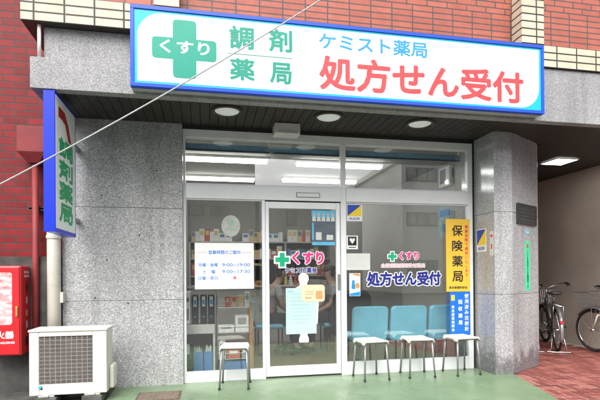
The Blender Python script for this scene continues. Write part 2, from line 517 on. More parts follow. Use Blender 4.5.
    def build(self, name, mat, parent=None, world=False, loc=None, bevel=0.0, smooth=False, sub=0, kind=None):
        me = bpy.data.meshes.new(name)
        off = Vector((0, 0, 0))
        if loc is not None:
            off = Vector(loc)
        elif parent is not None and world:
            r = parent
            while r.parent:
                r = r.parent
            off = Vector(r.location)
        me.from_pydata([v - off for v in self.v], [], self.f)
        mats = mat if isinstance(mat, list) else [mat]
        for mm in mats:
            me.materials.append(mm)
        for p, i in zip(me.polygons, self.mi):
            p.material_index = i
            p.use_smooth = smooth
        bm = bmesh.new(); bm.from_mesh(me)
        bmesh.ops.recalc_face_normals(bm, faces=bm.faces)
        bm.to_mesh(me); bm.free()
        ob = bpy.data.objects.new(name, me)
        COL.objects.link(ob)
        if loc is not None:
            ob.location = loc
        if parent is not None:
            ob.parent = parent
        if kind:
            ob['kind'] = kind
        if bevel:
            md = ob.modifiers.new('bevel', 'BEVEL')
            md.width = bevel; md.segments = 2; md.limit_method = 'ANGLE'; md.angle_limit = R(40)
        if sub:
            md = ob.modifiers.new('smooth', 'SUBSURF'); md.levels = sub; md.render_levels = sub
        return ob

def thing(name, label, cat, loc=(0, 0, 0), rz=0.0, group=None):
    o = bpy.data.objects.new(name, None)
    o.empty_display_size = 0.1
    COL.objects.link(o)
    o.location = loc; o.rotation_euler = (0, 0, rz)
    return tag(o, label, cat, group)

def tag(o, label, cat, group=None):
    o['label'] = label; o['category'] = cat
    if group:
        o['group'] = group
    return o

def dup(o, loc=None, rz=None, label=None, parent=None):
    c = o.copy(); COL.objects.link(c)
    if parent is not None:
        c.parent = parent
    if loc is not None:
        c.location = loc
    if rz is not None:
        c.rotation_euler = (0, 0, rz)
    if label:
        c['label'] = label
    for ch in list(o.children):
        dup(ch, parent=c)
    return c

def rrect(x0, x1, y0, y1, r, n=5):
    pts = []
    for cx, cyy, a0 in ((x1 - r, y1 - r, 0), (x0 + r, y1 - r, 90), (x0 + r, y0 + r, 180), (x1 - r, y0 + r, 270)):
        for i in range(n + 1):
            a = R(a0 + 90 * i / n)
            pts.append((cx + r * math.cos(a), cyy + r * math.sin(a)))
    return pts

UX, UZ = (1, 0, 0), (0, 0, 1)        # facing -Y: U x V = -Y

# ------------------------------------------------------------------ the setting: ground
gq = MB(); gq.box(-300, 300, -300, 300, -0.3, -0.024); gq.build('ground', M['asphalt'], kind='structure')
bxl = lambda y: 3.54 + 0.29 * (y + 0.45)      # painted edge of the forecourt
mb = MB(); mb.prism([(-0.95, -2.6), (bxl(-2.6), -2.6), (bxl(-0.02), -0.02), (3.30, 0.06), (-0.95, 0.06)], -0.021, 0.0012)
mb.build('forecourt', M['green_floor'], kind='structure')
mb = MB(); mb.box(-4.0, -0.95, -2.6, 0.0, -0.020, -0.003); mb.build('side_ground', M['dirty_ground'], kind='structure')
mb = MB(); mb.box(2.3, 6.0, -2.6, 6.0, -0.023, -0.0062); mb.build('passage_bed', M['joint'], kind='structure')
# herringbone pavers
mb = MB(); tones = []
wv = 0.100; g = 0.0055
ca, sa = math.cos(R(-6)), math.sin(R(-6))
def paver(cx, cyy, hx, hy):
    pts = []
    for a, b in ((-hx, -hy), (hx, -hy), (hx, hy), (-hx, hy)):
        x, y = (cx + a) * ca - (cyy + b) * sa, (cx + a) * sa + (cyy + b) * ca
        pts.append((x + 4.2, y + 1.0))
    mx = sum(p[0] for p in pts) / 4; my = sum(p[1] for p in pts) / 4
    if not (2.75 < mx < 5.9 and -2.4 < my < 5.9) or mx < bxl(my) - 0.25 or (mx < 4.1 and my > 0.1):
        return
    k0 = len(mb.f)
    mb.prism(pts, -0.0185, -0.0034 + random.uniform(-.0010, .0008))
    tones.extend([random.random()] * (len(mb.f) - k0))
for i in range(-80, 81):
    for j in range(-42, 43):
        x, y = (i + 4 * j) * wv, -i * wv
        paver(x + wv, y + wv / 2, wv - g, wv / 2 - g)
        paver(x + 2.5 * wv, y + wv, wv / 2 - g, wv - g)
pv = mb.build('passage_paving', M['paver'], kind='structure')
at = pv.data.attributes.new('tone', 'FLOAT', 'FACE')
for i, t_ in enumerate(tones):
    at.data[i].value = t_

# ------------------------------------------------------------------ the pharmacy building
B = thing('pharmacy_building', 'grey stone and red tile pharmacy building with a glazed shopfront under its canopy', 'building')
# stone pier left of the window, three courses
mb = MB()
for z0, z1 in ((0.0, 0.928), (0.932, 1.923), (1.927, 2.86)):
    mb.box(-1.47, -0.247, -0.06, 0.30, z0, z1)
mb.build('stone_wall', M['pier_stone'], B, bevel=0.002)
for x, z in ((-.52, 2.33), (-1.03, 1.36), (-1.15, .96), (-.82, .90), (-.70, 1.63), (-1.08, 2.05)):
    mb = MB(); mb.cyl((x, -.0625, z), (x, -.0585, z), .009, n=10); mb.build('plugged_hole', M['dark_gap'], B)
# pillar right of the window, bevelled towards the passage
mb = MB()
poly = [(3.317, 0.30), (3.317, -0.411), (3.553, -0.411), (4.201, -0.029), (4.201, 0.30)]
for z0, z1 in ((0.0, 0.938), (0.941, 1.913), (1.916, 2.86)):
    mb.prism(poly, z0, z1)
mb.build('stone_pillar', M['pillar_stone'], B, bevel=0.003)
# canopy
mb = MB()
mb.box(-1.457, 3.194, -1.00, -0.90, 2.800, 3.068)
mb.build('canopy', M['fascia_stone'], B, bevel=0.004)
mb = MB(); mb.box(-1.457, -1.372, -0.898, -0.062, 2.801, 3.066); mb.build('canopy', M['fascia_stone'], B, bevel=0.004)
mb = MB(); mb.box(-1.366, 3.194, -0.935, -0.80, 3.070, 3.360); mb.build('canopy_upstand', M['fascia_stone'], B, bevel=0.004)
mb = MB(); mb.box(-1.366, -1.27, -0.798, 0.30, 3.069, 3.359); mb.build('canopy_upstand', M['fascia_stone'], B, bevel=0.004)
mb = MB(); mb.box(3.195, 8.0, -1.00, -0.90, 2.798, 3.360); mb.build('canopy', M['fascia_stone'], B, bevel=0.004)
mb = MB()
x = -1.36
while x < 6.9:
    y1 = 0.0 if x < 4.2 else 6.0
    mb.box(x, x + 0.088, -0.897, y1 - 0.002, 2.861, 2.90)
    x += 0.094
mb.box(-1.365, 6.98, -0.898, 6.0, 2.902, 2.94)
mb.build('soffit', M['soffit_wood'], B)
# upper storey
mb = MB(); mb.box(-1.522, 8.0, -1.022, 0.4, 3.362, 3.596); mb.build('tile_band', M['cream_tile'], B, bevel=0.004)
ZS = 3.598 + 6 * .0622
for x0, x1, y in ((-0.218, 3.247, -.85), (-1.522, -0.442, -.995), (3.515, 8.0, -1.00)):
    mb = MB(); mb.box(x0, x1, y, 0.4, 3.598, ZS); mb.build('upper_wall', M['red_tile'], B)
    mb = MB(); mb.box(x0, x1, y, 0.4, ZS + .0005, 7.0); mb.build('upper_wall', M['red_tile_running'], B)
for x0, x1 in ((-0.44, -0.22), (3.249, 3.513)):
    mb = MB(); mb.box(x0, x1, -1.022, 0.4, 3.597, 7.0); mb.build('tile_pilaster', M['cream_tile'], B, bevel=0.004)
# passage walls
mb = MB(); mb.box(6.0, 6.2, 0.62, 6.2, -0.02, 2.858); mb.box(6.004, 6.2, -0.4, 0.614, -0.02, 2.858); mb.box(4.2, 6.0, 6.0, 6.2, -0.02, 2.858)
mb.build('passage_wall', M['passage_wall'], B)
mb = MB(); mb.box(4.0, 4.199, 0.302, 6.0, -0.02, 2.858); mb.build('passage_wall', M['passage_wall'], B)
# shop interior
mb = MB(); mb.box(-0.40, 3.60, 0.07, 4.4, -0.02, 0.004); mb.build('shop_floor', M['shop_floor'], B)
mb = MB(); mb.box(-0.40, 3.60, 0.10, 4.4, 2.80, 2.84); mb.build('shop_ceiling', M['ceil_panel'], B)
mb = MB()
mb.box(-0.42, 3.62, 4.3, 4.5, 0.005, 2.799)
mb.box(-0.42, -0.32, 0.302, 4.298, 0.005, 2.799)
mb.box(3.45, 3.62, 0.302, 4.298, 0.005, 2.799)
mb.build('shop_wall', M['cream_wall'], B)
mb = MB(); mb.box(2.15, 3.449, 2.55, 2.63, 0.005, 2.62); mb.build('partition', plain('partition', (.25, .24, .22), 0.85, var=0.1, scale=3), B)
# shopfront frames
FY0, FY1 = -0.005, 0.055
G0, G1 = 0.022, 0.028
def pane(parent, x0, x1, z0, z1, y=0.022):
    m_ = MB(); m_.box(x0, x1, y, y + 0.006, z0, z1)
    return m_.build('pane', M['glass'], parent)
mb = MB()
mb.box(-0.244, 3.288, FY0, FY1, 2.735, 2.822)
mb.box(-0.244, -0.216, FY0, FY1, 0.0, 2.734)
mb.box(3.222, 3.288, FY0, FY1, 0.0, 2.734)
mb.box(1.570, 1.634, FY0 - 0.004, FY1, 0.0, 2.734)
mb.box(-0.215, 1.569, FY0 - 0.012, FY1, 2.052, 2.209)
mb.box(1.635, 3.221, FY0 - 0.012, FY1, 2.052, 2.209)
mb.build('window_frame', M['white_alu'], B, bevel=0.003)
mb = MB()
mb.box(-0.246, 3.316, -0.003, 0.06, 2.824, 2.859); mb.box(3.290, 3.315, 0.0, 0.06, 0.0, 2.822)
mb.build('shadow_gap', M['dark_gap'], B)
for x0, x1 in ((-0.215, 1.569), (1.635, 3.221)):
    mb = MB(); mb.box(x0, x1, 0.004, 0.04, 2.2095, 2.224); mb.box(x0, x1, 0.004, 0.04, 2.722, 2.7345)
    fw = mb.build('transom_window', M['white_alu'], B)
    pane(fw, x0, x1, 2.224, 2.722)
mb = MB(); mb.box(-0.215, 0.634, -0.002, 0.05, 0.0, 0.118); mb.box(0.634, 0.668, -0.003, 0.052, 0.0, 2.051)
fw = mb.build('shop_window', M['white_alu'], B, bevel=0.003)
pane(fw, -0.215, 0.633, 0.118, 2.038)
mb = MB(); mb.box(-0.215, 0.633, 0.004, 0.045, 2.038, 2.0505); mb.build('head_rail', M['white_alu'], fw)
mb = MB(); mb.box(1.635, 3.221, -0.002, 0.05, 0.0, 0.150)
fw = mb.build('shop_window', M['white_alu'], B, bevel=0.003)
pane(fw, 1.635, 3.221, 0.150, 2.038)
mb = MB(); mb.box(1.635, 3.221, 0.004, 0.045, 2.038, 2.0505); mb.build('head_rail', M['white_alu'], fw)
# sliding door
mb = MB()
mb.box(0.672, 0.714, 0.010, 0.05, 0.02, 2.038)
mb.box(1.516, 1.562, 0.010, 0.05, 0.02, 2.038)
mb.box(0.715, 1.515, 0.012, 0.048, 1.962, 2.037)
mb.box(0.715, 1.515, 0.012, 0.048, 0.02, 0.132)
dr = mb.build('sliding_door', M['white_alu'], B, bevel=0.003)
pane(dr, 0.715, 1.515, 0.132, 1.962, 0.027)
mb = MB(); mb.plate(rrect(1.527, 1.556, 1.005, 1.195, .012), (0, 0.009, 0), UX, UZ, 0.014); mb.build('handle', M['grey_leg'], dr)
for z0, z1 in ((0.0, 0.016), (2.040, 2.0505)):
    mb = MB(); mb.box(0.671, 1.568, 0.013, 0.051, z0, z1); mb.build('door_track', M['dark_gap'], B)

# ------------------------------------------------------------------ the neighbour
NB = thing('brick_building', 'red brick tiled neighbouring building with a dark concrete plinth', 'building', (-6.0, 0.05, 0))
mb = MB(); mb.box(-12, -1.474, 0.05, 3.0, 1.402, 8.0); mb.build('wall', M['neighbour_tile'], NB, world=True)
mb = MB(); mb.box(-12, -1.473, -0.02, 3.0, -0.02, 1.40); mb.build('plinth', M['old_concrete'], NB, world=True, bevel=0.006)

# ------------------------------------------------------------------ buildings across the street (seen in the glass)
def block(name, label, x0, x1, y0, y1, h, wall, wins, roof=0.35):
    t = thing(name, label, 'building', ((x0 + x1) / 2, y1, -0.024))
    m_ = MB(); m_.box(x0, x1, y0, y1, -0.024, h); m_.build('wall', wall, t, world=True)
    m_ = MB(); m_.box(x0 - .15, x1 + .15, y0 - .15, y1 + .15, h + .002, h + roof); m_.build('parapet', wall, t, world=True)
    for (a, b, c, d) in wins:
        m_ = MB(); m_.box(a, b, y1 + .005, y1 + .06, c, d)
        f_ = m_.build('window', M['opp_frame'], t, world=True)
        m_ = MB()
        k = max(1, round((b - a) / .7)); ww = (b - a) / k
        for q in range(k):
            m_.box(a + q * ww + .05, a + (q + 1) * ww - .05, y1 + .055, y1 + .075, c + .05, d - .05)
        m_.build('pane', M['opp_glass'], f_, world=True)
    return t
block('apartment_block', 'pale corner apartment block across the street mirrored in the right window', 12.0, 19, -36, -22, 8.3, M['opp_white'],
      [(12.3, 14.4, z, z + .85) for z in (1.2, 4.2, 7.0)] + [(15.2, 17.6, z, z + 1.0) for z in (1.2, 4.2, 7.0)])
block('grey_house', 'low beige house across the street mirrored in the door glass', 3.1, 9.4, -32, -22, 6.0, M['opp_beige'],
      [(4.7, 5.3, 4.1, 5.0), (6.4, 7.6, 3.8, 4.9), (4.4, 6.0, .9, 2.2)])
block('brown_block', 'tall brownish block across the street mirrored in the left window', -7.5, 2.85, -32, -22, 13.0, M['opp_grey'],
      [(-.95, -.1, 4.6, 5.2), (.25, 1.35, 4.6, 5.2), (-.95, -.1, 7.6, 8.4), (.25, 1.35, 7.6, 8.4), (-4, -2.6, 4.6, 5.6)])

exec_objects = True
# ------------------------------------------------------------------ lamps under the canopy
for i, (x, y, lb) in enumerate(((0.22, -0.555, 'round frosted downlight in the dark soffit left of the sensor box'),
                                (1.282, -0.56, 'round frosted downlight in the dark soffit, middle one of three'),
                                (2.333, -0.526, 'round frosted downlight in the dark soffit nearest the stone pillar'))):
    t = thing('downlight', lb, 'ceiling lamp', (x, y, 2.86), group='round downlights in the canopy soffit')
    m_ = MB(); m_.ring((0, 0, -0.004), (0, 0, 1), 0.142, 0.018, 32, 8); m_.build('trim_ring', plain('ring_brown', (.05, .04, .035), .4), t, smooth=True)
    m_ = MB(); m_.ball((0, 0, -0.002), 0.125, 0.125, 0.030, 24, 10); m_.build('diffuser', M['down_glass'], t, smooth=True)
t = thing('square_light', 'lit square ceiling light above the bicycles in the passage', 'ceiling lamp', (5.17, 0.73, 2.86))
m_ = MB(); m_.box(-.17, .17, -.17, .17, -.018, -.004); m_.build('diffuser', M['square_lamp'], t)
m_ = MB()
for a in (-1, 1):
    m_.box(-.185, .185, a * .171 - (0 if a > 0 else .014), a * .171 + (.014 if a > 0 else 0), -.02, -.002)
    m_.box(a * .171 - (0 if a > 0 else .014), a * .171 + (.014 if a > 0 else 0), -.170, .170, -.02, -.002)
m_.build('frame', M['housing'], t)
for (x, y, lb) in ((0.21, 1.06, 'long lit fluorescent lamp in the front row above the binders'),
                   (1.89, 1.12, 'long lit fluorescent lamp in the front row above the door and the mullion'),
                   (0.16, 2.34, 'long lit fluorescent lamp in the back row behind the left transom pane'),
                   (1.87, 2.25, 'long lit fluorescent lamp in the back row above the door and the mullion')):
    L = 0.62
    t = thing('fluorescent_lamp', lb, 'ceiling lamp', (x, y, 2.80), group='fluorescent lamps on the shop ceiling')
    m_ = MB(); m_.box(-L - .02, L + .02, -.07, .07, -.035, 0); m_.build('housing', M['housing'], t, bevel=.006)
    for yy in (-.042, .042):
        m_ = MB(); m_.cyl((-L, yy, -.058), (L, yy, -.058), .0165, n=12); m_.build('tube', M['tube'], t, smooth=True)

# ------------------------------------------------------------------ main sign board
SX0, SX1, SZ0, SZ1, SY = -0.6233, 3.4141, 2.8243, 3.5247, -1.132
t = thing('sign_board', 'long white pharmacy sign board with blue frame and green cross over the shopfront', 'sign', (1.395, -1.005, SZ0))
mb = MB(); mb.box(SX0, SX1, SY + .012, -1.002, SZ0, SZ1)
mb.build('casing', plain('sign_back', (.42, .43, .41), .5), t, world=True)
mb = MB(); fwd = 0.031
mb.box(SX0 - .002, SX1 + .002, SY - .006, SY + .05, SZ1 - fwd, SZ1 + .002); mb.box(SX0 - .002, SX1 + .002, SY - .006, SY + .05, SZ0 - .002, SZ0 + fwd)
mb.box(SX0 - .0015, SX0 + fwd, SY - .0055, SY + .05, SZ0 + fwd, SZ1 - fwd); mb.box(SX1 - fwd, SX1 + .0015, SY - .0055, SY + .05, SZ0 + fwd, SZ1 - fwd)
mb.build('frame', M['sign_blue'], t, world=True, bevel=.003)
mb = MB(); mb.box(SX0 + fwd, SX1 - fwd, SY + .004, SY + .0115, SZ0 + fwd, SZ1 - fwd); mb.build('panel', M['sign_cyan'], t, world=True)
# white field: rounded at top left and bottom right only
def field(x0, x1, z0, z1, r):
    pts = [(x0, z0)]
    for i in range(9):
        a = R(-90 + 90 * i / 8); pts.append((x1 - r + r * math.cos(a), z0 + r + r * math.sin(a)))
    pts.append((x1, z1))
    for i in range(9):
        a = R(90 + 90 * i / 8); pts.append((x0 + r + r * math.cos(a), z1 - r + r * math.sin(a)))
    return pts
mb = MB(); mb.plate(field(SX0 + .055, SX1 - .055, SZ0 + .049, SZ1 - .052, .21), (0, SY + .004, 0), UX, UZ, .002); mb.build('white_field', M['sign_white'], t, world=True)
TY = SY + .0012
O_ = (0, TY, 0)
def cross_poly(cx, cz, h, hw, r=0.02, sq=1.0):
    pts = []
    corners = [(hw, h), (hw, hw), (h, hw), (h, -hw), (hw, -hw), (hw, -h), (-hw, -h), (-hw, -hw), (-h, -hw), (-h, hw), (-hw, hw), (-hw, h)]
    n = len(corners)
    for i, c in enumerate(corners):
        p0 = Vector(corners[i - 1]); p1 = Vector(c); p2 = Vector(corners[(i + 1) % n])
        if i % 3 == 1 or r == 0:
            pts.append(tuple(p1)); continue
        a = p1 + (p0 - p1).normalized() * r; b = p1 + (p2 - p1).normalized() * r
        for k in range(4):
            s = k / 3
            q = a * (1 - s) ** 2 + p1 * 2 * s * (1 - s) + b * s ** 2
            pts.append(tuple(q))
    return [(cx + x * sq, cz + z) for x, z in pts]
mb = MB(); mb.plate(cross_poly(-0.1707, 3.1756, .255, .093, .033, 1.08), (0, SY + .0016, 0), UX, UZ, .0012); mb.build('cross', M['sign_mint'], t, world=True)
mb = MB(); mb.text('くすり', (0, SY - .0001, 0), UX, UZ, -0.38, 0.0441, 3.1337, 3.2494, 0.03); mb.build('lettering', M['decal_white'], t, world=True)
mb = MB()
mb.text('調', O_, UX, UZ, 0.2181, 0.4383, 3.2185, 3.4278, 0.032); mb.text('剤', O_, UX, UZ, 0.5727, 0.7896, 3.2229, 3.4322, 0.032)
mb.text('薬', O_, UX, UZ, 0.2203, 0.4438, 2.9388, 3.137, 0.032); mb.text('局', O_, UX, UZ, 0.5815, 0.7819, 2.9322, 3.1282, 0.032)
mb.plate([(0.2026, 3.1712), (0.7929, 3.1712), (0.7929, 3.1767), (0.2026, 3.1767)], O_, UX, UZ, .001)
mb.build('lettering', M['sign_green'], t, world=True)
mb = MB(); mb.text('ケミスト薬局', O_, UX, UZ, 1.0407, 2.1255, 3.2879, 3.4421, 0.022); mb.build('lettering', M['sign_sky'], t, world=True)
mb = MB(); mb.text('処方せん受付', O_, UX, UZ, 1.0407, 3.1773, 2.9102, 3.2328, 0.032); mb.build('lettering', M['sign_red'], t, world=True)

# ------------------------------------------------------------------ projecting sign on the left
t = thing('projecting_sign', 'narrow blue framed sign with green vertical lettering projecting beside the pier', 'sign', (-1.31, -0.66, 1.577))
VX0, VX1, VY0, VY1, VZ0, VZ1 = -1.358, -1.265, -0.99, -0.335, 1.577, 2.797
mb = MB(); mb.box(VX0, VX1, VY0, VY1, VZ0, VZ1); mb.build('casing', M['vsign_blue'], t, world=True, bevel=.004)
UY = (0, 1, 0)
mb = MB(); mb.plate([(VY0 + .018, VZ0 + .035), (VY1 - .035, VZ0 + .035), (VY1 - .035, VZ1 - .03), (VY0 + .018, VZ1 - .03)], (VX1, 0, 0), UY, UZ, .003)
mb.build('panel', M['vsign_white'], t, world=True)
OV = (VX1 + .0036, 0, 0)
mb = MB()
for i, ch in enumerate('調剤薬局'):
    zc = 2.355 - .197 * i
    mb.text(ch, OV, UY, UZ, -.89, -.46, zc - .090, zc + .090, .05)
mb.build('lettering', M['vsign_green'], t, world=True)
mb = MB(); mb.plate([(-.90, 2.60), (-.90, 2.69), (-.72, 2.69), (-.60, 2.60), (-.50, 2.45), (-.60, 2.45), (-.70, 2.58), (-.80, 2.60)], (VX1 + .003, 0, 0), UY, UZ, .0016)
mb.build('emblem', M['vsign_red'], t, world=True)
for z in (1.75, 2.50):
    mb = MB(); mb.box(-1.335, -1.295, -.334, -.062, z, z + .04); mb.build('bracket', M['grey_leg'], t, world=True)

# ------------------------------------------------------------------ signs on the glass
D0 = 0.018   # outer face of decals, just in front of the panes
def paper(name, label, cat, x0, x1, z0, z1, mat, y=0.0195, th=.002, r=0.0, group=None):
    t_ = thing(name, label, cat, ((x0 + x1) / 2, y, z0), group=group)
    m_ = MB()
    poly_ = rrect(x0, x1, z0, z1, r) if r else [(x0, z0), (x1, z0), (x1, z1), (x0, z1)]
    m_.plate(poly_, (0, y, 0), UX, UZ, th)
    m_.build('sheet', mat, t_, world=True)
    return t_, y - th - .0012
t, y_ = paper('opening_hours_sign', 'white opening hours notice with blue lettering on the left window', 'sign', -.122, .538, 1.036, 1.557, M['paper'])
O_ = (0, y_, 0)
for tx, x0, x1, z0, z1 in (('営業時間のご案内', .030, .385, 1.428, 1.474), ('月曜・金曜', -.085, .130, 1.288, 1.330), ('9:00~19:00', .180, .495, 1.290, 1.328), ('土', -.035, .000, 1.212, 1.252), ('曜', .060, .102, 1.210, 1.252), ('9:00~17:30', .180, .495, 1.214, 1.252), ('日曜・祝日', -.085, .130, 1.140, 1.180)):
    mb = MB(); mb.text(tx, O_, UX, UZ, x0, x1, z0, z1, .012); mb.build('lettering', M['ink_blue'], t, world=True)
mb = MB(); mb.text('休', O_, UX, UZ, .300, .342, 1.140, 1.182, .025); mb.plate([(-.10, 1.448), (.015, 1.448), (.015, 1.4505), (-.10, 1.4505)], O_, UX, UZ, .0005); mb.plate([(.40, 1.448), (.515, 1.448), (.515, 1.4505), (.40, 1.4505)], O_, UX, UZ, .0005)
mb.build('lettering', M['ink_red'], t, world=True)

def outlined(t_, body, x0, x1, z0, z1, mat, y, bold=.03, grow=.06, bmat=None):
    m_ = MB(); m_.text(body, (0, y, 0), UX, UZ, x0, x1, z0, z1, bold, grow); m_.build('outline', bmat or M['decal_white'], t_, world=True)
    m_ = MB(); m_.text(body, (0, y - .002, 0), UX, UZ, x0, x1, z0, z1, bold); m_.build('lettering', mat, t_, world=True)
t = thing('door_decal', 'green cross and red lettering stuck on the sliding door glass', 'decal', (1.09, .024, 1.20))
yd = .0235
mb = MB(); mb.plate(cross_poly(.868, 1.366, .098, .046, 0), (0, yd, 0), UX, UZ, .001); mb.build('outline', M['decal_white'], t, world=True)
mb = MB(); mb.plate(cross_poly(.868, 1.366, .080, .028, 0), (0, yd - .0015, 0), UX, UZ, .001); mb.build('cross', M['ink_green'], t, world=True)
outlined(t, 'くすり', .985, 1.365, 1.312, 1.462, M['ink_pink'], yd, .05, .06)
outlined(t, 'ケミスト薬局', .900, 1.280, 1.208, 1.276, M['ink_navy'], yd, .03, .06)
t = thing('window_decal', 'navy prescription lettering with white outline stuck on the right window', 'decal', (2.38, .020, 1.02))
yd = .0185
mb = MB(); mb.plate(cross_poly(2.222, 1.405, .066, .030, 0), (0, yd, 0), UX, UZ, .001); mb.build('outline', M['decal_white'], t, world=True)
mb = MB(); mb.plate(cross_poly(2.222, 1.405, .054, .019, 0), (0, yd - .0015, 0), UX, UZ, .001); mb.build('cross', M['ink_green'], t, world=True)
outlined(t, 'くすり', 2.305, 2.570, 1.362, 1.462, M['ink_pink'], yd, .05, .07)
outlined(t, '全国保険調剤受付薬局', 2.075, 2.650, 1.268, 1.320, M['pale_pink'], yd, .02, .06)
outlined(t, '処方せん受付', 1.895, 2.860, 1.045, 1.222, M['ink_navy'], yd, .045, .06)

# person-shaped board with notice sheet on the door
t = thing('cutout_board', 'white bust shaped cut-out board holding a pale notice sheet on the door', 'notice', (1.11, .024, .40))
sil = []
def arc(cx, cz, rx, rz, a0, a1, n=10):
    return [(cx + rx * math.cos(R(a0 + (a1 - a0) * i / n)), cz + rz * math.sin(R(a0 + (a1 - a0) * i / n))) for i in range(n + 1)]
half = [(1.175, .40)] + [(1.178, .44), (1.162, .48), (1.160, .52), (1.22, .56), (1.285, .62), (1.295, .80), (1.305, .93), (1.28, 1.01), (1.20, 1.045), (1.165, 1.065), (1.160, 1.085)]
sil = half + arc(1.119, 1.146, .062, .068, -35, 215, 14) + [(2 * 1.119 - x, z) for x, z in reversed(half)]
mb = MB(); mb.plate(sil, (0, .0235, 0), UX, UZ, .002); mb.build('figure', M['paper'], t, world=True)
mb = MB(); mb.plate([(.907, .500), (1.270, .500), (1.270, 1.030), (.907, 1.037)], (0, .021, 0), UX, UZ, .0015); mb.build('notice_sheet', M['sheet_mint'], t, world=True)
mb = MB()
for i in range(9):
    z = .965 - i * .042
    mb.plate([(.960, z), (.960 + .22 + .05 * ((i * 7) % 4) / 4, z), (.960 + .22 + .05 * ((i * 7) % 4) / 4, z + .006), (.960, z + .006)], (0, .0187, 0), UX, UZ, .0006)
mb.plate([(.925, .985), (1.0, .985), (1.0, 1.008), (.925, 1.008)], (0, .0187, 0), UX, UZ, .0006)
for i in range(10):
    mb.plate([(.918, .56 + i * .042), (.928, .56 + i * .042), (.928, .575 + i * .042), (.918, .575 + i * .042)], (0, .0187, 0), UX, UZ, .0006)
mb.build('ruled_lines', plain('faint_blue', (.30, .55, .66), .6), t, world=True)
mb = MB(); mb.plate(rrect(1.095, 1.372, .873, 1.072, .035), (0, .0185, 0), UX, UZ, .0015); mb.build('speech_label', M['cream_paper'], t, world=True)
mb = MB(); mb.plate(rrect(1.262, 1.345, .905, 1.000, .012), (0, .0165, 0), UX, UZ, .001)
mb.plate([(1.135, .985), (1.235, .985), (1.235, .992), (1.135, .992)], (0, .0165, 0), UX, UZ, .0006)
mb.plate([(1.135, .958), (1.235, .958), (1.235, .964), (1.135, .964)], (0, .0165, 0), UX, UZ, .0006)
mb.plate([(1.135, .912), (1.215, .912), (1.215, .926), (1.135, .926)], (0, .0165, 0), UX, UZ, .0006)
mb.build('label_print', plain('orange_print', (.78, .30, .12), .6, var=.3, scale=60), t, world=True)

# poster on the door
t, y_ = paper('poster', 'sky blue poster with a row of small figures on the upper door glass', 'poster', 1.220, 1.508, 1.534, 1.945, M['poster_dark'], .0235)
mb = MB(); mb.plate([(1.220, 1.865), (1.508, 1.865), (1.508, 1.945), (1.220, 1.945)], (0, y_ + .001, 0), UX, UZ, .0006)
mb.plate([(1.226, 1.60), (1.246, 1.60), (1.246, 1.80), (1.226, 1.80)], (0, y_ + .001, 0), UX, UZ, .0006)
mb.plate([(1.226, 1.538), (1.502, 1.538), (1.502, 1.575), (1.226, 1.575)], (0, y_ + .001, 0), UX, UZ, .0006)
mb.build('blue_print', M['poster_sky'], t, world=True)
mb = MB()
for i in range(5):
    cx = 1.250 + i * .057
    mb.plate(arc(cx, 1.898, .015, .019, 0, 324, 9), (0, y_, 0), UX, UZ, .0005)
mb.build('faces', M['skin_print'], t, world=True)
for i in range(5):
    cx = 1.250 + i * .057
    mb = MB(); mb.plate([(cx - .024, 1.82), (cx + .024, 1.82), (cx + .020, 1.866), (cx + .006, 1.876), (cx - .006, 1.876), (cx - .020, 1.866)], (0, y_, 0), UX, UZ, .0005)
    mb.build('printed_figure', M['paper_dull'], t, world=True)
for x0, x1, z1 in ((1.27, 1.34, 1.69), (1.40, 1.48, 1.66)):
    mb = MB(); mb.plate([(x0, 1.60), (x1, 1.60), (x1, z1), (x0, z1)], (0, y_, 0), UX, UZ, .0005); mb.build('printed_box', M['paper_dull'], t, world=True)

# round sticker on left window
t = thing('round_sticker', 'round pale translucent sticker on the left window above the notice', 'sticker', (.28, .02, 1.63))
disc_m = plain('disc_pale', (.42, .43, .40), .6, var=.18, scale=14)
mb = MB(); mb.plate(arc(.280, 1.750, .105, .122, 0, 350, 35), (0, .0195, 0), UX, UZ, .0015); mb.build('disc', disc_m, t, world=True)
mb = MB(); mb.plate(arc(.280, 1.790, .045, .035, 0, 345, 23), (0, .017, 0), UX, UZ, .0006); mb.plate([(.21, 1.70), (.35, 1.70), (.35, 1.725), (.21, 1.725)], (0, .017, 0), UX, UZ, .0006)
mb.build('emblem', plain('pale_green_print', (.30, .42, .34), .6), t, world=True)

def security_sticker(label, O, U, V, u0, u1, v0, v1, loc):
    t_ = thing('security_sticker', label, 'sticker', loc, group='security stickers')
    Ov, Uv, Vv = Vector(O), Vector(U), Vector(V); Nn = Uv.cross(Vv).normalized()
    vm = v0 + (v1 - v0) * .30
    m_ = MB(); m_.plate([(u0, v0), (u1, v0), (u1, v1), (u0, v1)], Ov, U, V, .0015); m_.build('sheet', M['paper'], t_, world=True)
    e = (u1 - u0) * .05
    m_ = MB(); m_.plate([(u0 + e, vm), (u0 + e, v1 - e), (u1 - e, v1 - e)], Ov + Nn * .0015, U, V, .001); m_.build('blue_triangle', M['sticker_blue'], t_, world=True)
    m_ = MB(); m_.plate([(u0 + e, vm - .001), (u1 - e, vm - .001), (u1 - e, v1 - e - .001)], Ov + Nn * .0015, U, V, .001); m_.build('yellow_triangle', M['sticker_yellow'], t_, world=True)
    m_ = MB(); m_.text('ALSOK', Ov + Nn * .0036, U, V, u0 + (u1 - u0) * .14, u1 - (u1 - u0) * .14, v0 + (v1 - v0) * .08, v0 + (v1 - v0) * .22, .03); m_.build('lettering', M['sticker_blue'], t_, world=True)
    return t_
security_sticker('blue and yellow security sticker at the top left of the right window', (0, .0195, 0), UX, UZ, 1.650, 1.842, 1.827, 2.030, (1.746, .02, 1.827))
t = thing('emblem_sticker', 'small black and white heart emblem sticker below the security sticker on the window', 'sticker', (1.72, .02, 1.49))
mb = MB(); mb.plate([(1.645, 1.491), (1.786, 1.491), (1.786, 1.654), (1.645, 1.654)], (0, .0195, 0), UX, UZ, .0015); mb.build('sheet', M['paper'], t, world=True)
